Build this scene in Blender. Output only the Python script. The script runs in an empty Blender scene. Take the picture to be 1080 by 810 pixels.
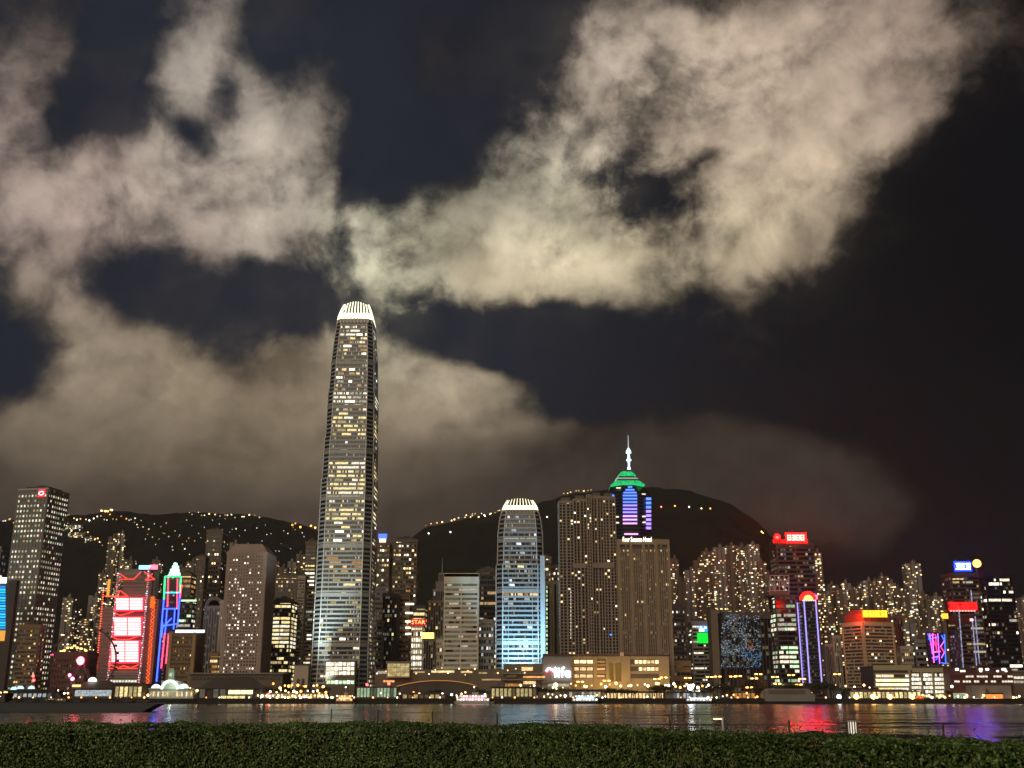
import bpy, bmesh, math, random
import numpy as np
from mathutils import Vector
SC = bpy.context.scene
COL = SC.collection
R = math.radians
random.seed(7)

# ------------------------------------------------------------------ camera
F = 1150.0; CX, CY, HZ = 540.0, 405.0, 733.0     # focal length in photo pixels, centre, horizon row
TH = math.atan((HZ - CY) / F)
CZ = 7.0
cam = bpy.data.cameras.new('camera'); camo = bpy.data.objects.new('camera', cam); COL.objects.link(camo)
cam.sensor_width = 36; cam.lens = 36 * F / 1080; cam.clip_end = 60000; cam.clip_start = 0.1
camo.location = (0, 0, CZ); camo.rotation_euler = (math.pi / 2 + TH, 0, 0)
SC.camera = camo
SC.view_settings.view_transform = 'Standard'; SC.view_settings.look = 'None'
SC.view_settings.exposure = 0.0; SC.view_settings.gamma = 1
try: SC.view_settings.use_curve_mapping = False
except Exception: pass
SC.cycles.use_denoising = True
SC.cycles.max_bounces = 5; SC.cycles.diffuse_bounces = 2; SC.cycles.glossy_bounces = 3
SC.cycles.transparent_max_bounces = 6; SC.cycles.volume_bounces = 0
SC.cycles.sample_clamp_indirect = 12
SC.cycles.caustics_reflective = False; SC.cycles.caustics_refractive = False

def ray(px, py):
    r = (px - CX) / F; u = (CY - py) / F
    return (r, math.cos(TH) - u * math.sin(TH), math.sin(TH) + u * math.cos(TH))
def at(px, py, Y):
    d = ray(px, py); t = Y / d[1]
    return Vector((d[0] * t, Y, CZ + d[2] * t))
def azel(px, py):
    d = ray(px, py)
    return math.atan2(d[0], d[1]), math.atan2(d[2], math.hypot(d[0], d[1]))

# ------------------------------------------------------------------ node helpers
class NT:
    def __init__(s, tree): s.t = tree; s.n = tree.nodes; s.l = tree.links
    def new(s, typ, **kw):
        n = s.n.new(typ)
        for k, v in kw.items(): setattr(n, k, v)
        return n
    def put(s, sock, v):
        if v is None: return
        if isinstance(v, bpy.types.NodeSocket): s.l.new(v, sock)
        else: sock.default_value = v
    def m(s, op, a, b=None, c=None, clamp=False):
        n = s.new('ShaderNodeMath', operation=op); n.use_clamp = clamp
        s.put(n.inputs[0], a); s.put(n.inputs[1], b); s.put(n.inputs[2], c)
        return n.outputs[0]
    def v(s, op, a, b=None, sc=None):
        n = s.new('ShaderNodeVectorMath', operation=op)
        s.put(n.inputs[0], a); s.put(n.inputs[1], b)
        if sc is not None: s.put(n.inputs['Scale'], sc)
        return n.outputs['Value'] if op in ('LENGTH', 'DOT_PRODUCT') else n.outputs[0]
    def noise(s, vec, scale, detail=4, rough=.5, dist=0, color=False):
        n = s.new('ShaderNodeTexNoise'); s.put(n.inputs['Vector'], vec)
        n.inputs['Scale'].default_value = scale; n.inputs['Detail'].default_value = detail
        n.inputs['Roughness'].default_value = rough; n.inputs['Distortion'].default_value = dist
        return n.outputs['Color'] if color else n.outputs[0]
    def smooth(s, x, a, b, lo=0., hi=1.):
        n = s.new('ShaderNodeMapRange', interpolation_type='SMOOTHSTEP')
        s.put(n.inputs[0], x); n.inputs[1].default_value = a; n.inputs[2].default_value = b
        n.inputs[3].default_value = lo; n.inputs[4].default_value = hi
        return n.outputs[0]
    def mix(s, f, a, b):
        n = s.new('ShaderNodeMix', data_type='RGBA')
        s.put(n.inputs[0], f); s.put(n.inputs[6], a); s.put(n.inputs[7], b)
        return n.outputs[2]

# ------------------------------------------------------------------ night sky with city-lit clouds
def build_sky():
    w = bpy.data.worlds.new('World'); SC.world = w; w.use_nodes = True
    t = NT(w.node_tree); t.n.clear()
    tc = t.new('ShaderNodeTexCoord').outputs['Generated']
    d = t.v('NORMALIZE', tc)
    sep = t.new('ShaderNodeSeparateXYZ'); t.put(sep.inputs[0], d)
    X, Y, Z = sep.outputs
    az = t.m('ARCTAN2', X, Y); el = t.m('ARCSINE', Z)
    cmb = t.new('ShaderNodeCombineXYZ'); t.put(cmb.inputs[0], az); t.put(cmb.inputs[1], el)
    P0 = cmb.outputs[0]
    w1 = t.v('SUBTRACT', t.noise(d, 6.0, 3, .5, color=True), (.5, .5, .5))
    w2 = t.v('SUBTRACT', t.noise(d, 19.0, 5, .55, color=True), (.5, .5, .5))
    warp = t.v('ADD', t.v('SCALE', w1, sc=.085), t.v('SCALE', w2, sc=.022))
    P = t.v('ADD', P0, warp)
    def blob(vec, cx, cy, rx, ry, rot):
        a, e = azel(cx, cy)
        mp = t.new('ShaderNodeMapping', vector_type='TEXTURE')
        t.put(mp.inputs[0], vec)
        mp.inputs[1].default_value = (a, e, 0)
        mp.inputs[2].default_value = (0, 0, R(-rot))
        mp.inputs[3].default_value = (rx * 1.55 / F, ry * 1.55 / F, 1)
        g = t.new('ShaderNodeTexGradient', gradient_type='SPHERICAL'); t.put(g.inputs[0], mp.outputs[0])
        return g.outputs['Fac'] if 'Fac' in g.outputs else g.outputs[1]
    M = t.smooth(t.m('ABSOLUTE', az), .62, 1.0, 0., .42)          # loose cloud cover round the rest of the sky
    up = t.smooth(el, .72, 1.0, 0., .4)
    M = t.m('MAXIMUM', M, up)
    for b in CLOUDS:
        M = t.m('MULTIPLY_ADD', blob(P, *b[:5]), b[5], M)
    dn = t.v('ADD', d, t.v('SCALE', w1, sc=.05))
    dn2 = t.v('ADD', dn, t.v('SCALE', w2, sc=.020))
    def puff(vec, scale, detail):
        n = t.new('ShaderNodeTexVoronoi', feature='F1'); n.normalize = True
        t.put(n.inputs['Vector'], vec); n.inputs['Scale'].default_value = scale; n.inputs['Detail'].default_value = detail
        n.inputs['Roughness'].default_value = .55; n.inputs['Lacunarity'].default_value = 2.2
        return t.m('SUBTRACT', 1.0, n.outputs['Distance'])
    big = t.noise(dn, 7.0, 2.5, .45)
    n1 = t.noise(dn2, 11.0, 11, .65)
    pf = puff(dn2, 13.0, 3.0)
    pfb = puff(t.v('ADD', dn2, (.004, 0, -.012)), 13.0, 1.5)
    pfa = puff(dn2, 13.0, 1.5)
    lob = t.noise(t.v('ADD', dn, (.008, 0, -.03)), 7.0, 2.5, .45)
    n2 = t.noise(dn2, 42.0, 6, .62)
    n3 = t.noise(dn, 4.0, 3, .5)
    calm = t.smooth(el, .17, .36, .46, 1.)                    # the low cloud bank is smoother
    soft = t.m('MULTIPLY', calm, t.smooth(blob(P0, 530, 225, 260, 150, -10), 0, .7, .62, 1.))
    nn = t.m('ADD', t.m('MULTIPLY', t.m('SUBTRACT', big, .5), 1.5), t.m('MULTIPLY', t.m('SUBTRACT', n1, .5), 1.9))
    nn = t.m('ADD', nn, t.m('MULTIPLY', t.m('SUBTRACT', pf, .62), 1.3))
    nn = t.m('ADD', nn, t.m('MULTIPLY', t.m('SUBTRACT', n2, .5), 1.0))
    s = t.m('MULTIPLY_ADD', nn, soft, t.m('MINIMUM', M, .88))
    e0 = t.smooth(el, .17, .36, .22, .05); e1 = t.smooth(el, .17, .36, .66, .90)
    x = t.m('DIVIDE', t.m('SUBTRACT', s, e0), t.m('SUBTRACT', e1, e0), clamp=True)
    dens = t.m('MULTIPLY', t.m('MULTIPLY', x, x), t.m('SUBTRACT', 3.0, t.m('MULTIPLY', x, 2.0)))
    # light from the city below, strongest over the tall towers
    cc = t.new('ShaderNodeRGB'); cc.outputs[0].default_value = (.036, .0275, .0225, 1); acc = cc.outputs[0]
    for b in GLOWS:
        g = blob(t.v('ADD', P0, t.v('SCALE', w1, sc=.05)), *b[:5])
        acc = t.v('ADD', acc, t.v('SCALE', t.new_rgb(b[5]), sc=g))
    rel = t.m('ADD', t.m('MULTIPLY', t.m('SUBTRACT', big, lob), 2.0), t.m('MULTIPLY', t.m('SUBTRACT', pfa, pfb), 2.6))
    sh = t.m('ADD', t.m('MULTIPLY', t.m('SUBTRACT', n1, .5), 1.5), t.m('ADD', rel, t.m('MULTIPLY', t.m('SUBTRACT', n2, .5), .60)))
    sh = t.m('ADD', sh, t.m('MULTIPLY', t.m('SUBTRACT', pf, .62), .7))
    sh = t.m('ADD', sh, t.m('MULTIPLY', t.m('SUBTRACT', n3, .5), .9))
    sh = t.m('MAXIMUM', t.m('MULTIPLY_ADD', sh, soft, 1.0), .30)
    thick = t.smooth(s, .1, 1.25, .42, 1.25)
    ccol = t.v('SCALE', acc, sc=t.m('MULTIPLY', sh, thick))
    # clear night between the clouds: navy overhead, nearly black to the right, faint brown low down
    f_r = t.smooth(az, -.15, .42)
    sky = t.mix(f_r, (.0165, .0200, .030, 1), (.0040, .0045, .0062, 1))
    low = t.smooth(el, .0, .3, 1., 0.)
    sky = t.mix(t.m('MULTIPLY', low, .55), sky, (.0055, .0035, .0050, 1))
    sky = t.v('SCALE', sky, sc=t.m('ADD', .7, t.m('MULTIPLY', n3, .6)))
    veil = t.m('MULTIPLY', t.smooth(t.noise(dn, 5.5, 6, .6), .40, .78), t.smooth(az, -.1, .45, .52, .12))
    dens = t.m('MAXIMUM', dens, t.m('MULTIPLY', veil, t.smooth(M, -.8, .2, .55, 1.)))
    out = t.mix(dens, sky, ccol)
    back = t.smooth(el, -.05, .0)
    out = t.mix(back, (.004, .004, .004, 1), out)
    bg = t.new('ShaderNodeBackground'); t.put(bg.inputs[0], out); bg.inputs[1].default_value = 1.0
    # the sun is far below the horizon: the daylight sky adds only a trace
    nis = t.new('ShaderNodeTexSky'); nis.sky_type = 'NISHITA'; nis.sun_disc = False
    nis.sun_elevation = R(-5); nis.sun_rotation = R(160)
    bg2 = t.new('ShaderNodeBackground'); t.put(bg2.inputs[0], nis.outputs[0]); bg2.inputs[1].default_value = .004
    ad = t.new('ShaderNodeAddShader'); t.put(ad.inputs[0], bg.outputs[0]); t.put(ad.inputs[1], bg2.outputs[0])
    o = t.new('ShaderNodeOutputWorld'); t.put(o.inputs[0], ad.outputs[0])
    w.cycles.sampling_method = 'MANUAL'; w.cycles.sample_map_resolution = 512
def _rgb(s, c):
    n = s.new('ShaderNodeRGB'); n.outputs[0].default_value = (c[0], c[1], c[2], 1); return n.outputs[0]
NT.new_rgb = _rgb

# cx, cy, rx, ry, rot, weight  (bearing and elevation are taken from these rows)
CLOUDS = [
 (88,215,82,56,-8,1.0),(185,228,98,62,0,.95),(292,195,92,90,0,1.0),(315,120,58,50,0,.75),(345,250,60,60,0,.6),(225,25,58,66,0,.85),(190,105,38,60,10,.65),
 (25,290,48,40,35,.6),(85,345,66,44,40,.75),(0,120,44,90,0,.95),(38,55,28,60,0,.4),(400,85,90,42,15,.42),(480,85,45,22,20,.22),
 (212,142,44,14,42,-.55),(244,90,30,12,60,-.45),(105,80,60,70,0,-.5),(285,40,22,46,0,-.35),
 (230,428,215,78,8,.9),(90,488,178,80,0,.9),(330,480,240,90,0,.8),(505,408,80,32,16,1.15),(425,380,75,48,0,.5),(335,350,75,30,0,.42),
 (240,545,480,64,0,.8),(540,515,150,52,-6,.75),(460,490,150,60,0,.4),
 (205,312,125,34,-2,-.7),(8,375,70,48,0,-.9),(540,355,120,40,10,-.8),(600,438,110,20,10,-.9),(520,452,70,16,4,-.65),(430,130,70,60,0,-.55),(325,300,60,26,-15,-.3),
 (398,150,26,60,14,-.75),(384,245,15,48,-10,-.75),(46,150,30,46,10,-.55),(412,275,36,62,0,.85),(465,245,66,52,0,.75),(550,210,86,58,-15,.8),(640,232,88,70,0,.75),(600,285,125,40,0,.75),(740,268,110,44,-6,.8),
 (822,222,90,80,0,1.0),(868,245,48,72,0,.45),(690,105,110,58,0,.85),(800,65,175,92,0,.95),(940,45,120,80,0,.62),(645,30,80,58,0,.65),
 (1040,25,90,60,0,.42),(890,120,110,50,0,.55),(500,298,95,26,8,.45),
 (742,160,74,11,-26,-.55),(655,180,40,18,-30,-.35),(545,250,20,12,0,-.35),(600,175,30,12,-30,-.3),(1010,120,60,45,0,-.35),(665,285,26,16,0,-.5),(580,30,40,60,0,-.4),(498,245,26,14,20,-.5),(960,330,120,60,0,-.6),
 (660,505,230,54,3,.8),(618,462,62,36,-8,.6),(810,515,120,46,20,.66),(745,478,130,30,5,.6),(893,572,60,44,45,.28),
]
GLOWS = [
 (100,222,120,75,0,(.36,.28,.24)),(290,195,125,110,0,(.33,.285,.235)),(215,50,100,90,0,(.26,.225,.195)),(0,130,70,110,0,(.24,.19,.165)),
 (405,275,62,80,0,(.30,.30,.20)),(610,268,150,70,0,(.42,.36,.24)),(825,240,130,90,0,(.33,.265,.18)),(560,190,110,60,0,(.19,.185,.145)),
 (770,80,200,115,0,(.47,.37,.275)),(960,50,140,100,0,(.13,.095,.078)),(650,60,100,80,0,(.10,.095,.085)),
 (230,410,260,80,0,(.19,.15,.095)),(480,405,120,50,0,(.24,.20,.14)),(430,340,80,60,0,(.13,.115,.085)),(80,370,120,80,0,(.14,.115,.09)),(230,500,330,70,0,(.045,.034,.024)),
 (850,575,100,40,0,(.010,.002,.002)),
]
build_sky()
sun = bpy.data.lights.new('city_glow', 'SUN'); suno = bpy.data.objects.new('city_glow', sun); COL.objects.link(suno)
sun.energy = 1.15; sun.angle = R(50); sun.color = (1, .80, .58)
suno.rotation_euler = (R(62), 0, R(-20))          # the glow of the near shore, behind and above the camera

# ------------------------------------------------------------------ materials
MATS = {}
def mat(name, color=(.3, .3, .3), rough=.7, metal=0., var=.25, scale=.12, spec=.4):
    if name in MATS: return MATS[name]
    m = bpy.data.materials.new(name); m.use_nodes = True; MATS[name] = m
    t = NT(m.node_tree); b = t.n['Principled BSDF']
    tc = t.new('ShaderNodeTexCoord').outputs['Object']
    n1 = t.noise(tc, scale, 5, .6); n2 = t.noise(tc, scale * 9, 3, .6)
    k = t.m('ADD', 1 - var, t.m('MULTIPLY', t.m('ADD', n1, t.m('MULTIPLY', n2, .5)), var * 1.33))
    t.put(b.inputs['Base Color'], t.v('SCALE', t.new_rgb(color), sc=k))
    t.put(b.inputs['Roughness'], t.m('MULTIPLY', rough, t.m('ADD', .85, t.m('MULTIPLY', n2, .3)), clamp=True))
    b.inputs['Metallic'].default_value = metal; b.inputs['Specular IOR Level'].default_value = spec
    return m
def em(name, color, strength, sample=True, var=.0, scale=.6):
    if name in MATS: return MATS[name]
    m = bpy.data.materials.new(name); m.use_nodes = True; MATS[name] = m
    t = NT(m.node_tree); t.n.clear()
    e = t.new('ShaderNodeEmission'); e.inputs[0].default_value = (*color, 1); e.inputs[1].default_value = strength
    if var:
        tc = t.new('ShaderNodeTexCoord').outputs['Object']
        k = t.smooth(t.noise(tc, scale, 3, .7), .32, .68, 1 - var, 1 + var)
        t.put(e.inputs[1], t.m('MULTIPLY', k, strength))
    o = t.new('ShaderNodeOutputMaterial'); t.put(o.inputs[0], e.outputs[0])
    m.cycles.emission_sampling = 'AUTO' if sample else 'NONE'
    return m
TINT = {'warm': (1, .66, .30), 'yellow': (1, .80, .36), 'white': (1, .90, .68), 'cool': (.86, .95, 1), 'orange': (1, .45, .13), 'green': (.72, 1, .62), 'cyan': (.35, .8, 1)}
LEVEL = (.11, .48, 1.15, 2.6)
def lit(t, k): return em('lit_glass_%s_%s' % (t, ('dim', 'soft', 'clear', 'bright')[k]), TINT[t], LEVEL[k], False, .45, .7)
# palettes: lists of (tint, level)
PAL = {
 'office': [('white', 1), ('white', 2), ('yellow', 1), ('yellow', 2), ('warm', 1), ('white', 3)],
 'home': [('warm', 1), ('warm', 2), ('yellow', 2), ('white', 2), ('warm', 3), ('white', 3), ('orange', 1), ('yellow', 3), ('warm', 0), ('white', 0), ('warm', 1)],
 'pale': [('white', 1), ('white', 2), ('white', 2), ('white', 3)],
 'green': [('green', 1), ('white', 2), ('green', 2), ('white', 1)],
 'yellow': [('yellow', 2), ('yellow', 1), ('yellow', 2), ('white', 2)],
 'warm': [('warm', 2), ('warm', 1), ('yellow', 2), ('orange', 1)],
 'cool': [('cool', 1), ('cool', 2), ('white', 1), ('cool', 0)],
 'dim': [('white', 0), ('warm', 0), ('cool', 0), ('white', 1), ('yellow', 1)],
}
GLASS = mat('dark_glass', (.012, .014, .018), .16, 0, .3, .2, .6)
GLASSB = mat('blue_glass', (.014, .022, .034), .14, 0, .3, .2, .7)
CPINK = mat('pinkish_concrete', (.40, .31, .27)); CWARM = mat('warm_concrete', (.36, .30, .23)); CGREY = mat('grey_concrete', (.26, .25, .24))
CPALE = mat('pale_stone', (.50, .44, .36)); CDARK = mat('dark_stone', (.085, .075, .07)); BRONZE = mat('bronze_panel', (.24, .15, .07), .5)
METAL = mat('pale_metal', (.50, .52, .54), .4, .0, .2); DMETAL = mat('dark_metal', (.05, .05, .055), .45, .3)
REDST = mat('red_stone', (.17, .07, .06)); WHITE = mat('white_paint', (.75, .73, .68), .5); BLACK = mat('black_paint', (.012, .012, .013), .6)
CMID = mat('brown_concrete', (.17, .14, .11)); GREEN = mat('pale_green_paint', (.45, .58, .45), .5)

# ------------------------------------------------------------------ mesh helpers
def foot(px, Y):
    p = at(px, 722, Y); return Vector((p.x, Y, 4.0))
class MB:
    def __init__(s): s.v = []; s.f = []; s.mi = []; s.ms = []
    def _m(s, m):
        if m not in s.ms: s.ms.append(m)
        return s.ms.index(m)
    def face(s, pts, m):
        i = len(s.v); s.v += [tuple(p) for p in pts]; s.f.append(tuple(range(i, i + len(pts)))); s.mi.append(s._m(m))
    def raw(s, vs, fs, m):
        i = len(s.v); s.v += [tuple(p) for p in vs]; k = s._m(m)
        for f in fs: s.f.append(tuple(i + a for a in f)); s.mi.append(k)
    def box(s, x0, x1, y0, y1, z0, z1, m):
        s.raw([(x0, y0, z0), (x1, y0, z0), (x1, y1, z0), (x0, y1, z0), (x0, y0, z1), (x1, y0, z1), (x1, y1, z1), (x0, y1, z1)],
              [(0, 3, 2, 1), (4, 5, 6, 7), (0, 1, 5, 4), (1, 2, 6, 5), (2, 3, 7, 6), (3, 0, 4, 7)], m)
    def prism(s, prof, z0, z1, m, prof1=None):
        """prof: (x, y) outline counter-clockwise; prof1: the outline at the top"""
        p1 = prof1 or prof; n = len(prof)
        vs = [(x, y, z0) for x, y in prof] + [(x, y, z1) for x, y in p1]
        fs = [tuple(range(n - 1, -1, -1)), tuple(range(n, 2 * n))] + [(i, (i + 1) % n, n + (i + 1) % n, n + i) for i in range(n)]
        s.raw(vs, fs, m)
    def extr(s, prof, y0, y1, m):
        """prof: (x, z) outline, pushed along y"""
        n = len(prof)
        vs = [(x, y0, z) for x, z in prof] + [(x, y1, z) for x, z in prof]
        fs = [tuple(range(n)), tuple(range(2 * n - 1, n - 1, -1))] + [((i + 1) % n, i, n + i, n + (i + 1) % n) for i in range(n)]
        s.raw(vs, fs, m)
    def bar(s, a, b, r, m, n=5, r2=None):
        a = Vector(a); b = Vector(b); d = (b - a).normalized(); r2 = r if r2 is None else r2
        k = Vector((0, 0, 1)) if abs(d.z) < .9 else Vector((1, 0, 0))
        u = d.cross(k).normalized(); w = d.cross(u)
        A = [a + (u * math.cos(6.2832 * i / n) + w * math.sin(6.2832 * i / n)) * r for i in range(n)]
        B = [b + (u * math.cos(6.2832 * i / n) + w * math.sin(6.2832 * i / n)) * r2 for i in range(n)]
        s.raw(A + B, [(i, (i + 1) % n, n + (i + 1) % n, n + i) for i in range(n)] + [tuple(range(n - 1, -1, -1)), tuple(range(n, 2 * n))], m)
    def ball(s, c, r, m, nu=8, nv=5, sz=1., half=False):
        vs = []; fs = []
        lo = 0 if half else -math.pi / 2
        for j in range(nv + 1):
            p = lo + (math.pi / 2 - lo) * j / nv
            for i in range(nu):
                a = 6.2832 * i / nu
                vs.append((c[0] + r * math.cos(p) * math.cos(a), c[1] + r * math.cos(p) * math.sin(a), c[2] + r * sz * math.sin(p)))
        for j in range(nv):
            for i in range(nu):
                fs.append((j * nu + i, j * nu + (i + 1) % nu, (j + 1) * nu + (i + 1) % nu, (j + 1) * nu + i))
        s.raw(vs, fs, m)
    def pbox(s, px0, px1, py0, py1, Y, dep, m):
        """a box whose front stands at distance Y and spans these photo columns and rows; dep goes backwards"""
        pm = (py0 + py1) / 2
        x0 = at(px0, pm, Y).x; x1 = at(px1, pm, Y).x; z1 = at(px0, py0, Y).z; z0 = at(px0, py1, Y).z
        if py1 in (722, 741): z0 = min(z0, 4.0)
        if py1 in (722, 741) and py0 < 700: x0 = at(px0, 710, Y).x; x1 = at(px1, 710, Y).x
        s.box(x0, x1, Y, Y + dep, z0, z1, m)
    def mesh(s, name, off=None):
        me = bpy.data.meshes.new(name)
        vs = s.v if off is None else [(a - off[0], b - off[1], c - off[2]) for a, b, c in s.v]
        me.from_pydata(vs, [], s.f); 
        for m in s.ms: me.materials.append(m)
        me.polygons.foreach_set('material_index', s.mi); me.update()
        return me
    def build(s, name, parent=None, world=False, loc=None, rotz=0., **kw):
        """world=True: the points are world points; they are kept relative to the thing they belong to"""
        if not s.v: return None
        off = None
        if world:
            off = root_loc(parent) if parent is not None else (loc or (0, 0, 0))
        o = bpy.data.objects.new(name, s.mesh(name, off)); COL.objects.link(o)
        if parent is not None: o.parent = parent
        elif loc is not None: o.location = loc; o.rotation_euler = (0, 0, rotz)
        for k, v in kw.items(): o[k] = v
        return o
def root_loc(o):
    l = Vector((0, 0, 0))
    while o is not None: l = l + o.location; o = o.parent
    return tuple(l)
def thing(name, label, cat, loc=(0, 0, 0), rotz=0., group=None):
    o = bpy.data.objects.new(name, None); COL.objects.link(o); o.location = loc; o.rotation_euler = (0, 0, rotz)
    o.empty_display_size = .5
    return tag(o, label, cat, group)
def tag(o, label, cat, group=None):
    if len(label.split()) > 16: print('LONG', label)
    o['label'] = label; o['category'] = cat
    if group: o['group'] = group
    return o
def dup(root, loc, label=None, group=None, rotz=0., scale=None):
    r = root.copy(); COL.objects.link(r); r.location = loc; r.rotation_euler = (0, 0, rotz)
    if scale: r.scale = scale if isinstance(scale, tuple) else (scale,) * 3
    if label: r['label'] = label
    if group: r['group'] = group
    for ch in list(root.children):
        c = ch.copy(); COL.objects.link(c); c.parent = r
        for g in ch.children:
            q = g.copy(); COL.objects.link(q); q.parent = c
    return r
ORD = 'first second third fourth fifth sixth seventh eighth ninth tenth eleventh twelfth thirteenth fourteenth fifteenth sixteenth seventeenth eighteenth nineteenth twentieth'.split()
def nth(i):
    if i < 20: return ORD[i]
    tens = ('twenty', 'thirty', 'forty', 'fifty', 'sixty', 'seventy')[(i + 1) // 10 - 2]
    return (tens[:-1] + 'ieth') if (i + 1) % 10 == 0 else tens + '-' + ORD[(i + 1) % 10 - 1]
def lamp_light(name, typ, loc, energy, color, target=None, parent=None, size=1., spot=60, blend=.6):
    l = bpy.data.lights.new(name, typ); o = bpy.data.objects.new(name, l); COL.objects.link(o)
    l.energy = energy; l.color = color
    if typ == 'SPOT': l.spot_size = R(spot); l.spot_blend = blend; l.shadow_soft_size = size
    elif typ == 'AREA': l.size = size
    else: l.shadow_soft_size = size
    o.location = loc
    if target is not None:
        o.rotation_euler = (Vector(target) - Vector(loc)).to_track_quat('-Z', 'Y').to_euler()
    return o
def text_mesh(txt, h, m, depth=.3):
    cu = bpy.data.curves.new('lettering', 'FONT'); cu.body = txt; cu.size = h * 1.38; cu.extrude = depth; cu.align_x = 'LEFT'; cu.resolution_u = 2
    o = bpy.data.objects.new('lettering', cu); COL.objects.link(o)
    dg = bpy.context.evaluated_depsgraph_get()
    me = bpy.data.meshes.new_from_object(o.evaluated_get(dg)); bpy.data.objects.remove(o)
    me.materials.clear(); me.materials.append(m); me.name = 'lettering'
    return me
def text_on(txt, px0, px1, py0, py1, Y, m, parent):
    """lettering standing upright at distance Y between these columns"""
    a = at(px0, py1, Y); b = at(px1, py0, Y)
    me = text_mesh(txt, 1, m, .1)
    xs = [v.co.x for v in me.vertices]; ys = [v.co.y for v in me.vertices]
    sx = (b.x - a.x) / (max(xs) - min(xs)); sz = (b.z - a.z) / (max(ys) - min(ys)); x0 = min(xs); y0 = min(ys)
    for v in me.vertices:
        x, y, z = v.co; v.co = ((x - x0) * sx, -z * 2, (y - y0) * sz)
    o = bpy.data.objects.new('lettering', me); COL.objects.link(o)
    pl = root_loc(parent); o.parent = parent; o.location = (a.x - pl[0], Y - pl[1], a.z - pl[2])
    return o
def glyph(mb, px0, px1, py0, py1, Y, m, seed, dep=.4):
    """one illegible square character made of strokes"""
    rr = random.Random(seed); w = px1 - px0; h = py1 - py0; s = w * .17
    for k in range(3): 
        y = py0 + h * (.02 + .4 * k); a = rr.choice((0, 0, .15)); b = rr.choice((1, 1, .85))
        mb.pbox(px0 + a * w, px0 + b * w, y, y + h * .16, Y, dep, m)
    for k in rr.sample((0, .42, .83), 2):
        mb.pbox(px0 + k * w, px0 + k * w + s, py0, py1, Y - .05, dep, m)

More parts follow.
